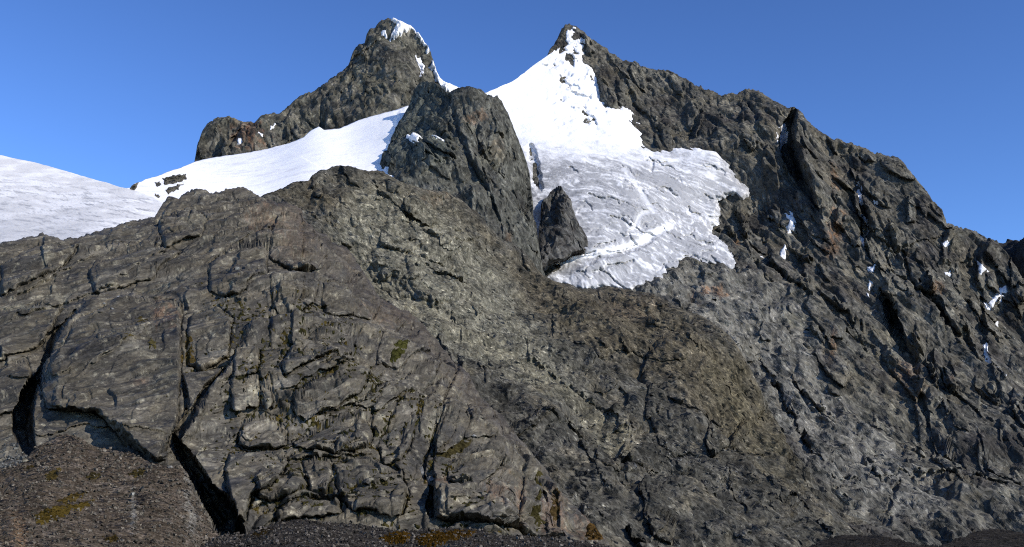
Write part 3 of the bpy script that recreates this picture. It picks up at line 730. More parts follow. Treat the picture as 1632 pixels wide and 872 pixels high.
PI.finish(craggy(Rp, [90, 44, 20, 10, 6], [8, 4, 2, 1.5, 1.1], (20, 2), ribs=5, ribs_px=100, ribs2=3, ribs2_px=36, seed=60), 10, 90, 1.6, roll=6, edge_fade=6)
U, V = uv_full(PI); q = PI.P / PI.m
c = base_col(PI, (0.085, 0.084, 0.069))
c = mix(c, (0.057, 0.056, 0.048), sstep(0, .5, fbm(q / 40, 4)))
c = mix(c, (0.075, 0.083, 0.069), .7 * sstep(715, 690, U + .1 * (V - 140) * -1 + 20 * fbm(q / 30, 3)) * sstep(300, 240, V))
c = stains(c, PI, [(760, 185, 18, 10, .7), (755, 178, 10, 6, .6), (815, 385, 8, 20, .6), (795, 240, 12, 20, .3)], (0.183, 0.116, 0.069))
c = stains(c, PI, [(740, 195, 20, 8, .5), (790, 250, 25, 20, .4), (760, 260, 30, 10, .35)], (0.173, 0.164, 0.111))
grid_object('rock_pillar', PI.P, M_FAR, tinted(c, PI), grain=bedding(PI, frame((.25, -.3, -.9), 2.0), 8.), kind='structure', label='dark blunt rock pillar standing between the snowfield and the glacier', cat='rock pillar')

# ------------------------------------------------------------------ brown middle ridge
MI = Layer([(330, 345), (400, 318), (440, 304), (452, 300), (470, 292), (492, 288), (498, 278), (510, 270), (530, 263), (545, 262), (565, 266), (590, 268), (612, 270), (640, 284), (662, 294), (690, 300), (712, 302), (735, 318), (760, 340),
            (780, 362), (798, 384), (815, 388), (835, 404), (855, 425), (868, 438), (885, 446), (905, 447), (925, 455), (945, 457), (965, 454), (990, 458), (1010, 462), (1040, 466), (1062, 480), (1085, 490), (1110, 496), (1140, 512), (1162, 528),
            (1180, 552), (1192, 575), (1205, 605), (1222, 640), (1240, 675), (1252, 700), (1262, 724), (1285, 755), (1310, 790), (1350, 830), (1400, 870), (1440, 900)],
           [(330, 900), (1440, 930)],
           [(330, 345, 640), (450, 300, 660), (540, 262, 700), (700, 300, 735), (800, 385, 735), (870, 440, 730), (1000, 460, 720), (1150, 520, 690), (1205, 605, 660), (1260, 722, 610), (1400, 870, 520), (600, 470, 600), (780, 560, 560), (900, 600, 555),
            (700, 600, 500), (960, 690, 510), (960, 872, 380), (1100, 780, 480), (1200, 872, 440), (1100, 600, 620), (1000, 560, 620), (500, 600, 480), (400, 872, 380), (620, 370, 655), (740, 420, 670), (850, 520, 620), (1150, 680, 590), (1440, 900, 500),
            (700, 872, 385), (1040, 700, 540)], du=1.5, dv=1.5, rough=1.4, seed=9)
MI.crack([(560, 400), (605, 455), (650, 480), (700, 500), (760, 535), (830, 575), (900, 610), (950, 655), (1010, 690), (1045, 690)], [16, 24, 24, 22, 22, 22, 22, 22, 16, 10], 7, jig=10, p=1.0)
MI.scarp([(985, 790), (1000, 700), (960, 660), (905, 605), (840, 570), (800, 560)], 7, 10, 60, jig=8)
MI.bulge(1130, 610, 90, 130, -25, 26, 1.0)
MI.scarp([(1165, 700), (1182, 672), (1190, 664)], 8, 5, 30)
MI.crack([(1160, 700), (1170, 682), (1185, 668)], [2, 4, 2], 5)
MI.scarp([(1100, 600), (1120, 570), (1150, 560)], 5, 6, 30)
MI.bulge(720, 350, 70, 60, -30, 10, 1.0)
MI.scarp([(640, 345), (690, 320), (720, 302)], -4, 6, 30)
MI.scarp([(500, 300), (490, 295), (497, 282)], 6, 5, 30)
MI.crack([(490, 300), (493, 292), (498, 282)], 3, 4)
MI.bulge(640, 400, 50, 50, 0, 8); MI.bulge(700, 430, 60, 50, 30, 9)
MI.bulge(1010, 520, 110, 50, -10, 14); MI.bulge(930, 530, 60, 50, 0, 8)
MI.bulge(1000, 660, 40, 30, 30, 8); MI.bulge(1030, 720, 60, 26, 25, 8)
MI.crack([(985, 620), (1000, 640), (1010, 680)], 3, 5); MI.crack([(1220, 800), (1250, 810), (1280, 808)], 6, 5, jig=8)
MI.bulge(860, 640, 90, 50, 30, 8)
MI.scarp([(1120, 760), (1080, 770), (1030, 765)], 4, 6, 30); MI.scarp([(1180, 800), (1100, 790), (1060, 810)], 4, 6, 30)
MI.shatter(260, lambda u, v: v > np.interp(u, MI.u, MI.vt) + 2, lambda u, v: 38 + 22 * math.sin(u / 110 + v / 70), 16, (16, 100), (2.0, 5.0), (2.5, 8), 306)
MI.shatter(650, lambda u, v: v > np.interp(u, MI.u, MI.vt) + 2, lambda u, v: 30 + 45 * math.sin(u / 70 + v / 55), 22, (5, 28), (1.6, 5.0), (.8, 3.2), 307, bevel=1.5, tint=.42)
_m1 = craggy(frame((.5, -.4, -.75), 2.2), [100, 44, 20, 10, 6], [12, 6, 3, 1.9, 1.2], (34, 3), ribs=8, ribs_px=130, ribs2=4, ribs2_px=50, seed=70)
_m2 = craggy(frame((.8, .25, .35), 3.0), [60, 26, 12, 6], [6, 3.5, 2.2, 1.3], (24, 2), seed=80)
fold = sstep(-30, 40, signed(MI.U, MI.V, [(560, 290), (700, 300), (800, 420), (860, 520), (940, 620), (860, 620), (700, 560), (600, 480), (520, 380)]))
def mid_relief(P, s): return _m1(P, s) * (1 - .6 * fold) + _m2(P, s) * fold
MI.finish(mid_relief, 12, 160, 1.0, roll=8, edge_fade=20)
U, V = uv_full(MI); q = MI.P / MI.m
c = base_col(MI, (0.073, 0.069, 0.056))
c = mix(c, (0.105, 0.094, 0.069), sstep(0, .5, fbm(q / 60, 4)))
c = mix(c, (0.047, 0.045, 0.037), sstep(.05, .5, fbm(q / 50, 4, off=9.)))
brown = sstep(-30, 40, signed(U, V, [(440, 300), (620, 280), (720, 300), (800, 390), (900, 450), (1050, 470), (1190, 560), (1270, 720), (1200, 720), (1060, 620), (960, 560), (850, 500), (760, 400), (600, 380), (480, 330)]) + 30 * fbm(q / 40, 3))
c = mix(c, (0.089, 0.073, 0.045), brown * .6)
olive = sstep(-20, 40, signed(U, V, [(1120, 540), (1180, 560), (1265, 725), (1290, 800), (1230, 760), (1160, 660), (1120, 600)]) + 20 * fbm(q / 40, 3))
c = mix(c, (0.096, 0.083, 0.049), olive * .5)
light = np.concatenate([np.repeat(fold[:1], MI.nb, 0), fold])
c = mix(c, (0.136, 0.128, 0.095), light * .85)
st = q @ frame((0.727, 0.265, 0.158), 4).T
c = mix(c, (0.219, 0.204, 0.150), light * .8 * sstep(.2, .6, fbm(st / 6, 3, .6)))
gl, _, _ = polydist(U, V, [(600, 460), (650, 482), (700, 505), (780, 545), (850, 590), (910, 620), (960, 665), (1000, 710)])
c = mix(c, (0.172, 0.155, 0.103), .4 * sstep(22, 4, gl + 10 * fbm(q / 14, 3)))
c = stains(c, MI, [(690, 310, 30, 14, .5), (1000, 480, 60, 20, .3)], (0.117, 0.075, 0.043))
c = stains(c, MI, [(860, 615, 16, 8, .7), (1180, 640, 20, 30, .4), (905, 500, 40, 16, .5)], (0.190, 0.160, 0.095))
grid_object('ridge', MI.P, M_MID, tinted(c, MI), grain=bedding(MI, frame((.65, -.3, -.5), 1.5), 12., 110.), kind='structure', label='brown craggy middle ridge descending from upper left to lower right', cat='ridge')

# ------------------------------------------------------------------ near rock slabs
NE = Layer([(-330, 430), (-200, 420), (-80, 396), (0, 386), (20, 383), (45, 376), (68, 370), (80, 377), (100, 381), (140, 376), (165, 366), (200, 356), (245, 346), (255, 330), (270, 313), (285, 318), (300, 306), (318, 302), (335, 310), (360, 304), (380, 298),
            (398, 306), (415, 314), (440, 320), (468, 326), (480, 330), (490, 352), (505, 370), (530, 388), (555, 400), (575, 428), (595, 452), (610, 472), (628, 484), (655, 495), (670, 512), (690, 530), (700, 548), (716, 565), (732, 578), (748, 600), (764, 628),
            (790, 655), (815, 690), (840, 720), (862, 745), (890, 775), (920, 806), (945, 832), (975, 866), (1000, 900)],
           [(-330, 920), (1000, 940)],
           [(-330, 430, 440), (0, 386, 440), (140, 376, 450), (300, 306, 490), (380, 300, 495), (480, 334, 480), (610, 472, 440), (700, 548, 415), (764, 628, 390), (862, 745, 345), (960, 850, 310), (200, 600, 340), (400, 600, 340), (600, 650, 335),
            (300, 450, 400), (80, 500, 385), (0, 872, 250), (200, 872, 255), (400, 872, 268), (700, 872, 280), (950, 900, 296), (-330, 872, 260), (500, 450, 405), (700, 700, 325), (800, 800, 300), (850, 872, 290), (40, 640, 330), (560, 540, 370)],
           du=1.4, dv=1.4, rough=2.6, seed=12)
# the black clefts
NE.scarp([(55, 730), (38, 690), (40, 650), (62, 610), (70, 575), (84, 535), (120, 495), (180, 440)], 9, 5, 90, jig=3)
NE.crack([(120, 497), (105, 513), (84, 530), (75, 552), (65, 575), (58, 600), (44, 625), (34, 650), (35, 675), (42, 700), (52, 725)], [1.5, 3, 5, 7, 6, 9, 13, 17, 18, 14, 8], 34, jig=2, p=5)
NE.scarp([(262, 748), (205, 705), (175, 672), (145, 648), (100, 642), (62, 634)], 11, 12, 120, jig=4, taper=.08)
NE.scarp([(380, 862), (345, 820), (320, 780), (295, 735), (278, 690), (305, 655), (335, 618), (366, 580), (374, 545), (430, 480)], 7, 5, 80, jig=3)
NE.crack([(374, 552), (366, 582), (350, 600), (332, 618), (318, 640), (304, 656), (287, 674), (278, 694), (290, 718), (303, 742), (317, 767), (332, 792), (348, 818), (362, 842), (376, 858)],
         [2, 3, 3, 5, 6, 7, 8, 12, 13, 13, 13, 17, 21, 22, 16], 34, jig=2, p=5)
NE.crack([(290, 600), (297, 630), (296, 655)], [2, 5, 5], 6)
NE.scarp([(300, 660), (294, 630), (290, 595)], 5, 5, 40)
NE.crack([(733, 574), (725, 600), (712, 625), (703, 650), (697, 680), (690, 702)], [2, 2, 1.5, 2, 2.4, 2], 4, jig=2)
NE.crack([(692, 700), (680, 720), (676, 738), (684, 752), (690, 770), (685, 800), (684, 832)], [2, 3.5, 3.5, 3, 5, 6.5, 6], 12, jig=1.5, p=5)
NE.scarp([(690, 840), (690, 780), (698, 690), (712, 630), (734, 575)], 5, 4, 60, jig=3)
NE.crack([(372, 690), (380, 680), (378, 700), (384, 712), (405, 720)], 2, 3, jig=2)
# joints and ledges across the slabs: dark undercut lines, the block above standing proud
led = [([(585, 590), (541, 600), (493, 615), (434, 637)], 3.5, 40), ([(640, 615), (585, 641), (540, 653), (458, 660)], 3.5, 40), ([(610, 720), (540, 732), (451, 742)], 3, 40), ([(437, 713), (410, 716), (379, 722)], 3, 30),
       ([(395, 648), (368, 648)], 4, 30), ([(440, 650), (420, 652)], 3, 20), ([(740, 700), (715, 708), (698, 710)], 5, 40), ([(560, 795), (500, 800), (445, 820)], 3, 40), ([(610, 560), (560, 585), (520, 600)], 3, 40), ([(530, 405), (500, 420), (482, 428)], 4, 30),
       ([(560, 470), (520, 490), (478, 478)], 3, 30), ([(400, 480), (380, 478), (360, 465)], 3, 30), ([(660, 510), (620, 535), (590, 548)], 4, 30), ([(260, 500), (200, 550), (120, 590)], 2.5, 60), ([(230, 460), (180, 490), (130, 510)], 2, 50),
       ([(300, 380), (220, 425), (150, 460)], 3, 60), ([(450, 360), (380, 385), (330, 420)], 3.5, 50), ([(160, 400), (90, 440), (0, 480)], 3, 50), ([(200, 440), (100, 480), (0, 520)], 3, 50), ([(120, 580), (60, 600), (0, 610)], 3, 50),
       ([(680, 640), (640, 650), (600, 672)], 3, 30), ([(660, 750), (620, 760), (575, 785)], 3, 30), ([(820, 745), (780, 760), (740, 775), (720, 770)], 4, 40), ([(800, 690), (760, 690), (725, 705)], 3, 30), ([(860, 800), (820, 830), (760, 838)], 3, 40)]
for p_, h_, f_ in led: NE.scarp(p_, h_, 4, f_, jig=5)
for p_, h_, f_ in [([(392, 648), (392, 610), (398, 590)], 3, 30), ([(368, 650), (366, 615), (374, 590)], 3.5, 30), ([(418, 650), (416, 620), (412, 585)], 3, 20), ([(470, 560), (462, 520), (470, 490)], 4, 30), ([(430, 540), (428, 505), (438, 470), (445, 440)], 4, 35),
                    ([(500, 760), (495, 730), (505, 700)], 2.5, 30), ([(600, 700), (592, 660), (605, 630), (620, 600)], 3, 30), ([(640, 760), (630, 720), (640, 690), (660, 650)], 3.5, 35), ([(560, 700), (565, 670), (575, 650)], 3, 30), ([(665, 690), (668, 660), (690, 620), (715, 585)], 4, 40),
                    ([(760, 700), (752, 660), (742, 620)], -3, 40), ([(410, 790), (405, 770), (420, 750)], 3, 30), ([(530, 820), (528, 800), (535, 780)], 2.5, 20), ([(875, 850), (872, 800), (860, 770)], 4, 30), ([(250, 360), (262, 335), (272, 314)], 4, 40),
                    ([(480, 400), (470, 380), (478, 340)], -5, 40), ([(360, 440), (380, 400), (440, 340)], 4, 50), ([(330, 400), (345, 370), (385, 320)], 3, 40), ([(70, 420), (66, 395), (70, 372)], 4, 30), ([(170, 400), (165, 385), (180, 365)], 3, 30),
                    ([(300, 490), (292, 475), (300, 455)], 4, 25), ([(345, 480), (352, 450), (380, 420)], 3, 30), ([(520, 620), (540, 580), (570, 540)], 3, 40), ([(895, 830), (885, 790), (880, 765)], 4, 25)]:
    NE.scarp(p_, h_, 4, f_, jig=5)
for (a, b, cc, d, e, h_) in [(420, 770, 70, 50, -10, 6), (415, 680, 42, 28, -15, 4), (540, 690, 60, 26, 18, 4), (520, 560, 70, 40, 20, 5), (590, 610, 80, 22, 22, 4), (650, 700, 26, 44, 20, 4), (760, 800, 62, 50, 0, 5), (740, 740, 50, 24, 5, 4), (440, 690, 40, 22, 0, 3),
                             (560, 760, 60, 30, 20, 4), (120, 620, 70, 60, 30, 4), (250, 660, 70, 60, 0, 4), (330, 530, 60, 40, 20, 4), (420, 560, 40, 50, 0, 4), (480, 500, 40, 40, 20, 4), (640, 560, 60, 30, 20, 4), (500, 440, 60, 40, 20, 4), (400, 360, 70, 40, 15, 5),
                             (300, 340, 50, 30, 10, 4), (430, 620, 24, 18, 0, 2), (380, 625, 20, 22, 0, 3), (100, 400, 60, 20, 20, 3), (610, 780, 50, 26, 10, 4), (460, 800, 40, 20, 15, 3), (860, 810, 30, 50, -10, 4)]:
    NE.bulge(a, b, cc, d, e, h_ * .35, 1.2)
PLATES = [
    ([(365, 725), (380, 720), (430, 716), (455, 722), (458, 745), (450, 765), (430, 790), (400, 805), (390, 840), (372, 825), (362, 790), (358, 755)], 4.5, (1, 1)),
    ([(378, 690), (385, 665), (410, 655), (440, 660), (458, 680), (455, 703), (430, 712), (395, 710), (380, 703)], 3.5, (1, 1)),
    ([(368, 612), (415, 610), (415, 648), (368, 648)], 3, (0, 1.5)), ([(419, 620), (432, 612), (436, 640), (420, 648)], 2.5, (0, 1)), ([(375, 552), (412, 545), (415, 583), (410, 608), (370, 608)], 3, (1, -1)),
    ([(470, 632), (540, 600), (612, 566), (620, 580), (580, 610), (575, 632), (490, 658), (466, 652)], 3.5, (0, 1.5)),
    ([(465, 692), (520, 668), (590, 657), (594, 690), (585, 713), (540, 726), (500, 723), (470, 713)], 3.5, (1, 1)),
    ([(448, 592), (468, 545), (520, 520), (562, 530), (572, 553), (520, 578), (456, 612)], 4, (1, 1.5)),
    ([(530, 742), (590, 728), (640, 742), (652, 780), (640, 832), (560, 832), (540, 790)], 3.5, (1.5, 1)), ([(408, 782), (440, 767), (480, 762), (492, 780), (470, 798), (430, 813), (408, 808)], 3, (0, 1)),
    ([(697, 778), (760, 772), (818, 790), (826, 845), (694, 835)], 4.5, (1, .5)), ([(690, 668), (718, 650), (724, 690), (696, 706)], 3.5, (1, 1)), ([(602, 702), (640, 642), (664, 640), (660, 690), (640, 722), (612, 738)], 3.5, (1.5, 0)),
    ([(62, 612), (115, 512), (190, 472), (288, 482), (288, 600), (283, 660), (252, 735), (200, 700), (150, 652), (72, 642)], 5, (2, 1)),
    ([(718, 727), (760, 717), (802, 732), (790, 757), (740, 767), (718, 757)], 3.5, (.5, 1)), ([(508, 462), (580, 432), (612, 472), (592, 512), (520, 502)], 4, (1, 1)), ([(436, 352), (478, 338), (500, 380), (520, 418), (470, 422), (428, 402)], 5, (2, 1)),
    ([(330, 420), (370, 385), (425, 380), (425, 430), (380, 470), (335, 470)], 4, (1.5, .5)), ([(430, 440), (470, 428), (505, 440), (500, 480), (470, 500), (435, 490)], 3.5, (1, 1)), ([(300, 500), (345, 485), (372, 505), (362, 560), (320, 590), (296, 570)], 3.5, (1, .5)),
    ([(560, 650), (600, 625), (655, 590), (700, 575), (690, 610), (640, 640), (600, 660)], 3.5, (1, 1)), ([(600, 540), (640, 520), (680, 535), (690, 560), (640, 580), (605, 570)], 4, (1, 1)), ([(742, 640), (760, 650), (800, 700), (780, 712), (740, 700)], 3.5, (-1, 1)),
    ([(480, 745), (525, 735), (530, 760), (520, 790), (495, 790)], 2.5, (1, 0)), ([(440, 820), (500, 800), (540, 805), (545, 835), (440, 838)], 2.5, (0, 1)), ([(250, 352), (300, 325), (330, 345), (320, 380), (262, 395)], 4, (1, 1)), ([(0, 420), (60, 385), (130, 392), (90, 430), (0, 470)], 3.5, (1, 1)),
    ([(140, 430), (230, 385), (290, 400), (240, 440), (150, 462)], 3.5, (1, 1)), ([(830, 760), (855, 770), (880, 820), (900, 850), (835, 846)], 3.5, (-1, 0)), ([(-40, 500), (60, 480), (105, 490), (70, 540), (0, 570), (-40, 570)], 3.5, (1, 1)), ([(-40, 590), (40, 565), (52, 600), (20, 650), (-40, 660)], 3, (1, 1))]
for p_, h_, ti in PLATES:
    NE.plate(p_, h_, 5, ti, jig=2.0)
NE.shatter(150, lambda u, v: v > np.interp(u, NE.u, NE.vt) + 3 and u > 250, -27, 12, (12, 70), (2.0, 5.0), (.6, 2.2), 308, bevel=2.5, groove=.5)
NE.shatter(60, lambda u, v: v > np.interp(u, NE.u, NE.vt) + 3 and u < 300, -28, 7, (20, 120), (4.0, 8.0), (.4, 1.3), 309, bevel=3, groove=.3)
sl = np.array([.80, .2, .58])
_n1 = craggy(frame(sl, 3.2), [170, 80, 36, 16, 8], [13, 8, 3.6, 1.6, .8], (60, 5), seed=90, fine=.35)
blocky = sstep(330, 470, NE.U - .25 * (NE.V - 600)) * .5 + .5
def near_relief(P, s):
    q = P / s.m
    st = q @ frame(sl, 5).T
    bend = .5 * fbm(q / 170, 3) + .25 * shard(q / 90)
    dn = np.cross(sl, (0, -.6, .8)); dn = dn if dn[2] < 0 else -dn
    j = 18 * saw(q, dn, 84, 5, .07, bend, .5, 120) * blocky + 9 * saw(q, dn, 31, 15, .12, bend * 2.2, .55, 70) * blocky
    j += (18 * saw(q, (-.9, .05, -.35), 96, 25, .05, bend, .55, 110) + 9 * saw(q, (-.95, 0, -.2), 40, 35, .08, bend * 2, .6, 60)) * blocky
    return _n1(P, s) * (.35 + .65 * blocky) + (j + .4 * fbm(st / 10, 3, .6)) * s.m
NE.finish(near_relief, 14, 90, .9, roll=7, edge_fade=16)
U, V = uv_full(NE); q = NE.P / NE.m
c = base_col(NE, (0.076, 0.067, 0.050))
st = q @ frame(sl, 3.5).T
c = mix(c, (0.112, 0.101, 0.078), sstep(.05, .55, fbm(st / 45, 4, .6)))
c = mix(c, (0.051, 0.047, 0.039), sstep(.0, .5, fbm(st / 60, 4, off=9.)))
c = mix(c, (0.098, 0.084, 0.057), .7 * sstep(.1, .5, fbm(q / 60, 4, off=29.)))
c = mix(c, (0.214, 0.194, 0.139), .8 * sstep(.42, .75, fbm(q / 16, 4, .7, off=49.)))
c = stains(c, NE, [(262, 500, 22, 22, .7), (420, 345, 30, 30, .4), (225, 600, 16, 10, .5), (700, 755, 30, 10, .6), (790, 790, 20, 25, .5), (830, 800, 10, 30, .7), (885, 810, 25, 50, .5), (940, 840, 25, 30, .6), (535, 577, 6, 6, .8), (470, 370, 30, 50, .35), (620, 500, 50, 20, .35)], (0.166, 0.097, 0.057))
c = stains(c, NE, [(75, 400, 10, 20, .8), (40, 490, 50, 10, .7), (80, 470, 30, 6, .8), (310, 350, 30, 16, .5), (225, 560, 40, 8, .4), (400, 632, 26, 16, .7), (690, 685, 20, 20, .6), (85, 595, 16, 10, .7), (320, 735, 8, 34, .6), (260, 600, 40, 30, .35), (560, 640, 40, 10, .4), (470, 800, 16, 8, .6), (590, 650, 30, 12, .4)], (0.253, 0.232, 0.164))
mossn = 0 * sstep(.32, .55, fbm(q / 13, 3, .6, off=77.)) * sstep(.0, .3, fbm(q / 70, 3, off=67.)) * sstep(250, 420, U) * sstep(430, 520, V)
c = mix(c, (0.054, 0.042, 0.011), mossn * .85)
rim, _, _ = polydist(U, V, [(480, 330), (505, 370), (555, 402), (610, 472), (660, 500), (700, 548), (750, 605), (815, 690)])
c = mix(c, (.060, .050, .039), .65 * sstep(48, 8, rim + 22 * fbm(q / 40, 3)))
pid = np.zeros(U.shape, int)
for k, (p_, h_, ti) in enumerate(PLATES):
    A = np.array(p_, float); m = (U > A[:, 0].min() - 8) & (U < A[:, 0].max() + 8) & (V > A[:, 1].min() - 8) & (V < A[:, 1].max() + 8); m[:NE.nb] = False
    ju, jv = NE.jig(U[m], V[m], 2.0, 13., A[0, 0]); pid[m] = np.where(signed(ju, jv, p_) > 0, k + 1, pid[m])
near = split_object('rock_slope', ['rock_block'] * len(PLATES), pid, NE.P, M_NEAR, tinted(c, NE), grain=bedding(NE, frame(sl, 2.6), 14.), kind='structure', label='near grey slope of smooth rock slabs split by black clefts', cat='rock slope')
print('layers', time.time() - T0)

# ------------------------------------------------------------------ scree in the foreground
FM = Layer([(-330, 700), (-120, 728), (-40, 742), (0, 748), (22, 744), (40, 730), (60, 712), (84, 698), (104, 692), (126, 698), (150, 712), (176, 716), (205, 720), (240, 738), (268, 742), (286, 741), (297, 753), (306, 775), (318, 804), (334, 834), (350, 858), (362, 884), (372, 900)],
           [(-330, 940), (372, 940)],
           [(-330, 700, 260), (0, 748, 240), (104, 692, 262), (205, 720, 252), (286, 741, 240), (318, 804, 222), (350, 858, 205), (150, 800, 210), (0, 872, 150), (150, 872, 165), (300, 872, 185), (150, 940, 130), (-330, 940, 120), (372, 900, 190), (60, 800, 196)], du=1.3, dv=1.3, rough=1.4, seed=15, rough_len=5)
FM.crack([(0, 760), (22, 790), (35, 830), (40, 880)], [16, 14, 14, 16], 3, jig=8, p=1.0)
FM.bulge(30, 850, 26, 50, 10, 3); FM.bulge(230, 840, 60, 30, 0, 2.5); FM.bulge(140, 740, 80, 26, -8, 3)
def scree_relief(P, s):
    q = P / s.m
    fc, e, hh = facets(q / 4.2, 5, .5, 1.0)
    return (4 * fbm(q / 70, 3) + 1.6 * shard(q / 24) + .55 * fc - .35 * np.exp(-e * 9)) * s.m
FM.finish(scree_relief, 8, 40, 1.0, roll=6)
U, V = uv_full(FM); q = FM.P / FM.m
c = base_col(FM, (.078, .061, .043)); c = mix(c, (.105, .085, .063), sstep(-.1, .5, fbm(q / 40, 4)))
_, _, hid = worley(q / 4.2, 5); c = c * (.6 + .8 * RND[hid][..., 5])[..., None]
c = stains(c, FM, [(30, 850, 16, 34, .9)], (.24, .15, .08))
c = stains(c, FM, [(212, 815, 7, 34, .9), (300, 790, 10, 44, .7), (308, 830, 12, 30, .7)], (.26, .25, .21))
grid_object('scree_slope', FM.P, M_SCREE, c, grain=q, kind='structure', label='reddish grey scree mound piled against the slabs at lower left', cat='scree')

FS = Layer([(-330, 905), (200, 895), (300, 882), (345, 857), (362, 853), (390, 851), (415, 842), (440, 834), (470, 829), (500, 831), (540, 834), (575, 836), (605, 842), (640, 846), (680, 843), (720, 842), (760, 844), (790, 851), (830, 853), (880, 856), (920, 862), (965, 870),
            (1010, 884), (1240, 886), (1285, 872), (1312, 861), (1345, 853), (1390, 853), (1430, 858), (1470, 868), (1500, 871), (1520, 862), (1548, 849), (1580, 843), (1610, 846), (1640, 852), (1800, 858), (1950, 850)],
           [(-330, 960), (1950, 960)],
           [(-330, 905, 80), (345, 857, 92), (470, 829, 98), (700, 843, 100), (900, 858, 98), (1100, 885, 92), (1350, 853, 100), (1580, 843, 104), (1950, 850, 100), (-330, 960, 36), (400, 960, 36), (1000, 960, 36), (1600, 960, 36), (1950, 960, 36), (600, 872, 78), (1600, 872, 82)],
           du=1.3, dv=1.3, rough=1.6, seed=17, rough_len=4)
FS.finish(scree_relief, 8, 30, .8, roll=5)
U, V = uv_full(FS); q = FS.P / FS.m
c = base_col(FS, (.046, .040, .033)); c = mix(c, (.075, .066, .055), sstep(0, .5, fbm(q / 40, 4)))
_, _, hid = worley(q / 4.2, 5); c = c * (.5 + 1.0 * RND[hid][..., 5])[..., None]
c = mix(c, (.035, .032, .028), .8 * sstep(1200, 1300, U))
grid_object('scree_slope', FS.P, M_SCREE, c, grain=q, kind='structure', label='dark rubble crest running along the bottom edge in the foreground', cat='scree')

# ------------------------------------------------------------------ stones and boulders
rb = np.random.RandomState(31)
import bmesh
def hull(npts, seed, squash=(1, .9, .7)):
    """an angular stone: the hull of a few points"""
    r = np.random.RandomState(seed); p = r.normal(size=(npts, 3)); p /= np.linalg.norm(p, axis=1)[:, None]
    p *= np.array(squash) * (.8 + .35 * r.rand(npts, 1))
    bm = bmesh.new()
    for x in p: bm.verts.new(x)
    bmesh.ops.convex_hull(bm, input=bm.verts)
    loose = [v for v in bm.verts if not v.link_faces]
    bmesh.ops.delete(bm, geom=loose, context='VERTS'); bmesh.ops.triangulate(bm, faces=bm.faces)
    bm.verts.index_update()
    co = np.array([v.co for v in bm.verts]); f = np.array([[v.index for v in fc.verts] for fc in bm.faces]); bm.free()
    return co, f
SHAPES = [hull(11, 100 + k) for k in range(8)]
def rand_rot(r):
    q = r.normal(size=4); q /= np.linalg.norm(q); w, x, y, z = q
    return np.array([[1 - 2 * (y * y + z * z), 2 * (x * y - z * w), 2 * (x * z + y * w)], [2 * (x * y + z * w), 1 - 2 * (x * x + z * z), 2 * (y * z - x * w)], [2 * (x * z - y * w), 2 * (y * z + x * w), 1 - 2 * (x * x + y * y)]])
def stones(name, spots, mat, cols, **kw):
    """many small stones as one mesh; spots: (point, size)"""
    V_, F_, C_ = [], [], []; nv = 0
    for k, (p, sz) in enumerate(spots):
        co, f = SHAPES[k % 8]; co = (co * sz) @ rand_rot(rb).T + p
        V_.append(co); F_.append(f + nv); nv += len(co); C_.append(np.repeat(cols[k][None], len(co), 0))
    co = np.concatenate(V_)
    return mesh_object(name, co, np.concatenate(F_), mat, np.concatenate(C_), smooth=False, grain=co / .1, **kw)
def scatter(L, n, region, lo, hi, base, spread):
    """stones lying on a layer inside region(U, V); sizes in photograph pixels"""
    ok = np.argwhere(region(L.U, L.V)); pick = ok[rb.randint(len(ok), size=n)]
    sp, cl = [], []
    for (i, j) in pick:
        mpp = L.Y[i, j] / F; sz = mpp * lo * (hi / lo) ** (rb.rand() ** 2.2)
        sp.append((L.front[i, j] + np.array([0, 0, .3 * sz]), sz)); cl.append(np.array(base) * (1 - spread + 2 * spread * rb.rand()))
    return sp, cl
sp, cl = scatter(FM, 4200, lambda u, v: (u > -60) & (v < 900), .9, 4.6, (.090, .078, .060), .6)
stones('scree', sp, M_SCREE, cl, kind='stuff', label='loose small stones covering the reddish mound at lower left', cat='stones')
sp, cl = scatter(FS, 4200, lambda u, v: (u > 300) & (u < 1010) & (v < 900), 1.2, 4.6, (.075, .066, .055), .7)
stones('scree', sp, M_SCREE, cl, kind='stuff', label='loose rubble along the bottom edge in the foreground', cat='stones')
sp, cl = scatter(NE, 160, lambda u, v: (np.hypot((u - 16) / 26, (v - 722) / 22) < 1), 1.5, 4.0, (.10, .10, .09), .4)
stones('scree', sp, M_NEAR, cl, kind='stuff', label='pale broken stones heaped at the left edge beside the black cleft', cat='stones')
sp, cl = scatter(MI, 900, lambda u, v: (np.abs(v - (700 + (u - 1000) * .35)) < 26) & (u > 930) & (u < 1200), .9, 3.2, (.13, .125, .11), .5)
stones('scree', sp, M_MID, cl, kind='stuff', label='grey talus scattered across the foot of the brown ridge', cat='stones')

def surf(L, u, v):
    i = np.argmin((L.U - u) ** 2 + (L.V - v) ** 2); i = np.unravel_index(i, L.U.shape); return L.front[i], L.Y[i] / F
def boulder(L, u, v, size_px, col, label, mat, seed, squash=(1, .8, .75)):
    p, mpp = surf(L, u, v); co, f = hull(26, seed, squash); sz = size_px * mpp * .5
    bm_ = co * sz; h = bm_[:, 2].min()
    o = mesh_object('boulder', bm_, f, mat, np.repeat(np.array([col]), len(co), 0), smooth=False, grain=bm_ / mpp, label=label, cat='boulder', group='boulders on the rock')
    o.location = p + np.array([0, -.15 * sz, -.25 * h]); return o
boulder(NE, 190, 474, 9, (.30, .30, .30), 'pale white-grey boulder perched high on the smooth left slab', M_NEAR, 501)
boulder(NE, 178, 490, 7, (.15, .15, .145), 'dull grey boulder just below the pale white boulder on the left slab', M_NEAR, 502)
boulder(NE, 166, 484, 6, (.17, .17, .16), 'small grey boulder left of the pale white boulder on the slab', M_NEAR, 503)
boulder(NE, 378, 428, 10, (.20, .195, .17), 'light angular block lodged in the slab near the crest', M_NEAR, 504)
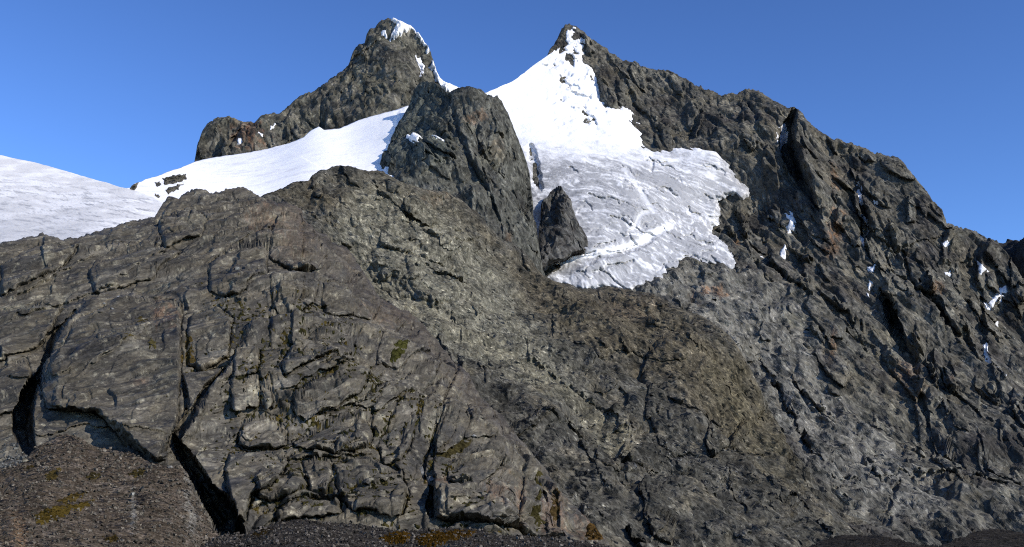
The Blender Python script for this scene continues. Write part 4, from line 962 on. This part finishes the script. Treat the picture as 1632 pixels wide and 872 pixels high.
boulder(NE, 674, 742, 20, (.13, .13, .125), 'upright rounded boulder jammed in the cleft at bottom centre', M_NEAR, 505, (.6, .6, 1.1))
boulder(NE, 689, 752, 17, (.15, .145, .135), 'rounded boulder wedged right of the upright one in the cleft', M_NEAR, 506, (.7, .6, 1))
boulder(NE, 752, 702, 7, (.26, .25, .22), 'small pale stone on the mossy ledge right of the cleft', M_NEAR, 507, (1.2, .8, .6))
boulder(NE, 376, 855, 10, (.17, .165, .15), 'grey stone at the foot of the big black cleft', M_NEAR, 508, (1, .8, .9))
boulder(R, 1339, 768, 10, (.26, .25, .20), 'pale boulder beside a dark hole low on the right slope', M_FAR, 509)
boulder(R, 1542, 770, 12, (.045, .045, .045), 'dark block at the foot of the right face', M_FAR, 510, (1.1, .8, .9))
boulder(MI, 1012, 742, 16, (.10, .10, .095), 'grey slab-like block among the talus below the ridge', M_MID, 511, (.7, .8, 1.1))
boulder(FM, 40, 735, 9, (.20, .18, .13), 'tan stone at the top left of the scree mound', M_SCREE, 512)
boulder(FM, 212, 790, 9, (.26, .25, .21), 'pale stone standing out of the scree mound', M_SCREE, 513, (.7, .7, 1.1))
boulder(FM, 272, 746, 10, (.16, .15, .13), 'grey block on the upper right edge of the scree mound', M_SCREE, 514)

# ------------------------------------------------------------------ patches of snow and moss lying on the rock
def patch(L, poly, thick, mat, name, label, cat, group=None, rgb=(.74, .74, .74), jig=2.5, lump=.5, edge=2.5, full=False, proud=.5, k=3):
    """a thin lens of snow or moss that follows the rock it lies on; polygon in photograph pixels"""
    A = np.array(poly, float); r = 5
    PP = L.P if full else L.front; UU, VV = uv_full(L) if full else (L.U, L.V)
    m = (UU > A[:, 0].min() - r) & (UU < A[:, 0].max() + r) & (VV > A[:, 1].min() - r) & (VV < A[:, 1].max() + r)
    ii = np.argwhere(m); r0, c0 = np.maximum(ii.min(0) - 2, 0); r1, c1 = ii.max(0) + 3
    sub = PP[r0:r1, c0:c1]; u = UU[r0:r1, c0:c1]; v = VV[r0:r1, c0:c1]
    for _ in range(5):
        b = sub.copy(); b[1:-1, 1:-1] = (sub[1:-1, 1:-1] * 2 + sub[:-2, 1:-1] + sub[2:, 1:-1] + sub[1:-1, :-2] + sub[1:-1, 2:]) / 6; sub = b
    def up(a):
        n0, n1 = a.shape[:2]; x = np.linspace(0, n0 - 1, n0 * k - k + 1); y = np.linspace(0, n1 - 1, n1 * k - k + 1)
        i = np.minimum(x.astype(int), n0 - 2); f = (x - i).reshape((-1,) + (1,) * (a.ndim - 1)); a = a[i] * (1 - f) + a[i + 1] * f
        j = np.minimum(y.astype(int), n1 - 2); g = (y - j).reshape((1, -1) + (1,) * (a.ndim - 2)); return a[:, j] * (1 - g) + a[:, j + 1] * g
    sub, u, v = up(sub), up(u), up(v)
    mpp = L.m
    ju, jv = L.jig(u, v, jig, 7., A[0, 0]); sd = signed(ju, jv, poly)
    n = fbm(sub / mpp / 5, 3)
    th = np.where(sd > 0, thick * (1 - np.exp(-sd / edge)) * (1 + lump * n) + proud * mpp * np.minimum(1, sd), np.maximum(sd, -4) * .8 * mpp)
    toward = CAM - sub; toward /= np.linalg.norm(toward, axis=-1, keepdims=True); toward = toward + np.array([0, 0, .45])
    Pn = sub + toward * th[..., None]
    c = np.zeros(Pn.shape, np.float32) + np.array(rgb, np.float32); c *= (1 + .12 * n)[..., None]
    return grid_object(name, Pn, mat, c, mask=sd > -2.0, label=label, cat=cat, group=group, grain=sub / mpp)
SN = 'snow patches on the rock'
def snow(L, poly, label, thick=1.6, **kw): return patch(L, poly, thick * (1 if thick > 3 else .6), M_SNOW, 'snow_patch', label, 'snow patch', SN, **{**dict(proud=2.3), **kw})
# left summit
snow(LP, [(622, 24), (636, 24), (646, 32), (656, 36), (664, 44), (664, 57), (652, 53), (642, 57), (632, 62), (622, 60), (632, 48), (624, 40)], 'white snow cap on the tip of the left summit', 6, proud=4, full=True, lump=.3)
snow(LP, [(662, 48), (676, 50), (686, 60), (692, 82), (684, 82), (674, 70), (662, 64)], 'snow cornice on the right shoulder just below the left summit', 8, proud=4, full=True, lump=.3)
snow(LP, [(688, 96), (694, 98), (700, 116), (710, 126), (722, 134), (740, 141), (738, 150), (715, 146), (704, 138), (696, 122)], 'long snow cornice running down the right edge of the left summit to the saddle', 6, proud=4, full=True, lump=.3)
snow(LP, [(664, 84), (671, 88), (678, 98), (676, 116), (671, 118), (674, 104), (667, 96)], 'thin curved snow streak on the right flank of the left summit', 1.2)
snow(LP, [(610, 52), (616, 52), (616, 57), (610, 57)], 'tiny snow spot left of the left summit cap', 1)
snow(LP, [(411, 214), (419, 213), (417, 217), (410, 217)], 'tiny snow dash right of the rusty notch on the left ridge', .8)
snow(LP, [(430, 203), (438, 196), (439, 198), (432, 206)], 'short slanting snow dash on the left ridge', .8)
snow(LP, [(378, 225), (384, 223), (385, 229), (379, 231)], 'small round snow spot under the left ridge bump', .8)
# pillar
snow(PI, [(651, 225), (658, 221), (668, 219), (674, 225), (668, 233), (660, 233)], 'bright triangular snow patch on the rock pillar', 3, proud=5)
snow(PI, [(687, 222), (697, 222), (709, 226), (705, 229), (692, 226)], 'narrow snow strip right of the triangular patch on the pillar', 2, proud=5)
# right face
snow(R, [(1243, 203), (1251, 204), (1253, 222), (1252, 230), (1243, 231), (1237, 226), (1240, 218), (1245, 212)], 'snow patch at the mouth of the shaded gully below the skyline', 2)
snow(R, [(1238, 231), (1243, 232), (1242, 238), (1238, 236)], 'tiny snow spot under the gully patch', 1)
snow(R, [(1250, 338), (1260, 341), (1266, 350), (1269, 356), (1262, 361), (1256, 368), (1257, 358), (1258, 350)], 'forked snow patch in the middle of the right face', 1.5)
snow(R, [(1247, 387), (1252, 382), (1256, 389), (1253, 399), (1246, 396)], 'small leaf shaped snow patch below the forked one', 1.3)
snow(R, [(1212, 398), (1218, 396), (1219, 399), (1213, 400)], 'tiny snow dash left of the leaf shaped patch', .8)
snow(R, [(1368, 275), (1374, 277), (1376, 285), (1370, 283)], 'topmost small snow spot in the narrow couloir', 1)
snow(R, [(1371, 291), (1375, 293), (1378, 308), (1375, 312), (1372, 302)], 'upper short snow strip in the narrow couloir', 1)
snow(R, [(1376, 330), (1384, 336), (1388, 346), (1386, 354), (1380, 350), (1376, 340)], 'broad snow blob midway down the narrow couloir', 1.4)
snow(R, [(1385, 352), (1389, 356), (1382, 366), (1378, 380), (1380, 398), (1376, 396), (1371, 382), (1376, 366)], 'long curved snow strip in the lower couloir', 1.4)
snow(R, [(1382, 421), (1390, 424), (1397, 423), (1392, 430), (1386, 428)], 'small winged snow patch below the couloir', 1.1)
snow(R, [(1388, 440), (1391, 442), (1390, 452), (1387, 450)], 'thin snow dash below the winged patch', .9)
snow(R, [(1384, 458), (1388, 460), (1387, 468), (1384, 466)], 'lowest small snow dash of the couloir line', .9)
snow(R, [(1396, 306), (1402, 304), (1402, 308), (1397, 309)], 'tiny snow spot right of the couloir top', .8)
snow(R, [(1504, 386), (1513, 381), (1514, 384), (1507, 389)], 'thin snow wedge under the skyline notch on the right', 1)
snow(R, [(1508, 433), (1516, 431), (1518, 434), (1509, 437)], 'thin snow wedge lower down under the skyline notch', 1)
snow(R, [(1560, 416), (1566, 420), (1576, 429), (1568, 432), (1562, 426)], 'slanting snow patch near the far right skyline', 1.2)
snow(R, [(1574, 474), (1582, 476), (1590, 466), (1598, 466), (1604, 468), (1596, 474), (1588, 482), (1582, 492), (1574, 486)], 'largest snow patch near the right edge', 1.4)
snow(R, [(1596, 458), (1604, 456), (1606, 462), (1598, 463)], 'small snow spot above the largest right edge patch', 1)
snow(R, [(1588, 512), (1594, 508), (1594, 514), (1588, 517)], 'small snow spot below the largest right edge patch', 1)
snow(R, [(1567, 551), (1576, 549), (1580, 565), (1588, 582), (1592, 590), (1586, 588), (1576, 576), (1570, 566)], 'long tapering snow streak low at the right edge', 1.3)
snow(R, [(1590, 592), (1597, 596), (1606, 606), (1602, 607), (1594, 600)], 'thin lower tail of the long snow streak at the right edge', 1)
# upper snow on the right summit
snow(R, [(903, 52), (912, 50), (916, 56), (908, 62), (916, 66), (926, 62), (932, 66), (924, 72), (914, 74), (906, 72), (902, 62)], 'broken snow streak just under the right summit', 2, lump=.8)
snow(R, [(914, 44), (919, 45), (917, 49), (913, 48)], 'tiny snow spot beside the right summit tip', 1)
snow(R, [(912, 76), (922, 74), (930, 82), (928, 88), (918, 84)], 'snow wedge between the summit streak and the glacier', 2)

def outcrop(poly, label, thick, L=S): return patch(L, poly, thick, M_FAR, 'rock_outcrop', label, 'rock', 'rocks in the snowfield', rgb=(.095, .088, .068), jig=3.0, lump=1.0, edge=5)
outcrop([(206, 300), (213, 293), (222, 290), (220, 297), (212, 304)], 'dark rocks at the left tip of the snowfield against the sky', 4)
outcrop([(230, 281), (236, 277), (240, 278), (236, 283)], 'tiny rock on the skyline of the snowfield', 2)
outcrop([(260, 285), (270, 280), (284, 279), (298, 278), (296, 286), (284, 291), (262, 295)], 'brown rock rib showing through the left of the snowfield', 5)
outcrop([(262, 304), (276, 296), (292, 294), (284, 302), (268, 310)], 'low rock slab just below the brown rib in the snowfield', 2.5)
outcrop([(247, 292), (256, 289), (256, 294), (248, 297)], 'small rock left of the brown rib in the snowfield', 2)
outcrop([(246, 310), (256, 310), (254, 315), (248, 314)], 'lowest small rock in the snowfield near the dome', 2)

def moss(L, poly, label, rgb=(.075, .052, .014), thick=.25, **kw): return patch(L, poly, thick, M_MOSS, 'moss_patch', label, 'moss', 'moss patches', rgb=rgb, jig=4.0, lump=1.0, edge=3, proud=.3, k=2, **kw)
M_MOSS = rock_material('moss', 1.0, .95, .0, .6, .2, .25)
moss(NE, [(191, 537), (205, 534), (219, 538), (214, 544), (200, 544)], 'olive moss patch on the smooth left slab', (0.058, 0.046, 0.018))
moss(NE, [(234, 548), (246, 543), (248, 552), (238, 555)], 'small moss patch right of the olive one on the slab', (0.055, 0.046, 0.018))
moss(NE, [(297, 532), (304, 534), (304, 550), (312, 562), (306, 570), (294, 566), (286, 564), (296, 556)], 'tall golden moss patch in the groove of the left slab', (0.066, 0.047, 0.016))
moss(NE, [(216, 502), (228, 500), (234, 505), (224, 510)], 'small moss patch high on the left slab', (0.058, 0.046, 0.018))
moss(NE, [(626, 558), (640, 552), (650, 558), (640, 568), (628, 570)], 'green moss tuft near the right rim of the slabs', (0.039, 0.038, 0.011))
moss(NE, [(690, 708), (712, 702), (740, 700), (752, 706), (730, 714), (700, 718)], 'dark moss on the ledge right of the central cleft', (0.039, 0.032, 0.013))
moss(NE, [(850, 758), (862, 752), (868, 775), (862, 800), (872, 822), (862, 836), (854, 810), (856, 785)], 'vertical dark moss streak at the lower right end of the slabs', (0.035, 0.030, 0.011))
moss(NE, [(880, 780), (892, 776), (896, 800), (888, 826), (880, 810)], 'second vertical moss streak right of the dark one', (0.047, 0.032, 0.013))
moss(NE, [(938, 832), (952, 822), (964, 836), (960, 860), (944, 862), (934, 848)], 'rusty brown moss at the last foot of the slabs', (0.058, 0.034, 0.011))
moss(FM, [(55, 818), (80, 808), (110, 803), (150, 796), (140, 806), (110, 818), (75, 834), (58, 832)], 'large golden brown moss patch on the scree mound', (0.066, 0.046, 0.011), .4)
moss(FM, [(88, 798), (115, 786), (140, 783), (132, 792), (104, 800)], 'long moss strip above the large patch on the mound', (0.062, 0.043, 0.013), .4)
moss(FM, [(70, 758), (85, 748), (97, 746), (92, 758), (76, 766)], 'moss patch at the upper left of the mound', (0.055, 0.040, 0.013), .35)
moss(FM, [(34, 741), (48, 740), (56, 746), (44, 749)], 'small moss patch at the top left of the mound', (0.055, 0.038, 0.013), .3)
moss(FM, [(136, 757), (148, 752), (161, 754), (156, 764), (142, 764)], 'dark moss patch in the middle of the mound', (0.047, 0.036, 0.013), .35)
moss(FM, [(205, 754), (220, 746), (235, 751), (230, 758), (212, 760)], 'dark moss patch right of the middle of the mound', (0.047, 0.036, 0.013), .35)
moss(FM, [(162, 858), (180, 852), (190, 858), (176, 864)], 'moss patch at the foot of the mound', (0.058, 0.040, 0.013), .35)
moss(FS, [(604, 858), (625, 850), (648, 847), (655, 854), (650, 866), (620, 866)], 'orange brown moss cushion on the bottom rubble', (0.078, 0.042, 0.007), .25)
moss(FS, [(660, 856), (690, 846), (720, 844), (760, 846), (748, 856), (700, 868), (670, 876)], 'wide orange brown moss cushion right of the small one on the bottom rubble', (0.066, 0.036, 0.007), .25)
moss(FS, [(400, 852), (418, 844), (432, 842), (424, 850), (404, 858)], 'dark moss at the left end of the bottom rubble', (0.039, 0.027, 0.011), .2)

# small moss tufts in the joints: too many to count
q = NE.front / NE.m
mn = fbm(q / 9, 3, .6, off=77.) + .35 * fbm(q / 60, 3, off=67.)
reg = sstep(180, 400, NE.U) * sstep(400, 500, NE.V) * sstep(960, 880, NE.U) * sstep(780, 690, NE.U - .9 * (NE.V - 700)) 
yb = NE.front[..., 1].copy()
for ax in (0, 1):                                                    # hollows: where the surface lies behind its surroundings
    k_ = 11; cs = np.cumsum(np.concatenate([np.repeat(yb.take([0], ax), k_, ax), yb, np.repeat(yb.take([-1], ax), k_, ax)], ax), ax)
    n_ = yb.shape[ax]; yb = (cs.take(range(2 * k_, 2 * k_ + n_), ax) - cs.take(range(0, n_), ax)) / (2 * k_)
conc = (NE.front[..., 1] - yb) / NE.m
thr = mn + 1.05 * (reg - 1) + .35 * sstep(.5, 5, conc) - .25 * sstep(0, -4, conc)
sdm = thr - .56
c = np.zeros(q.shape, np.float32) + np.array([.030, .027, .010], np.float32)
c = mix(c, (.060, .045, .013), sstep(.1, .5, fbm(q / 30, 2, off=4.))); c = mix(c, (.022, .022, .010), sstep(.1, .5, fbm(q / 25, 2, off=14.)))
tow = np.array([0, -.7, .7])
grid_object('moss', NE.front + tow * (np.clip(sdm * 3, -.3, .35)[..., None]), M_MOSS, c, mask=sdm > -.02, grain=q, kind='stuff', label='scattered small dark moss tufts in the joints of the slabs', cat='moss')
print('done', time.time() - T0)
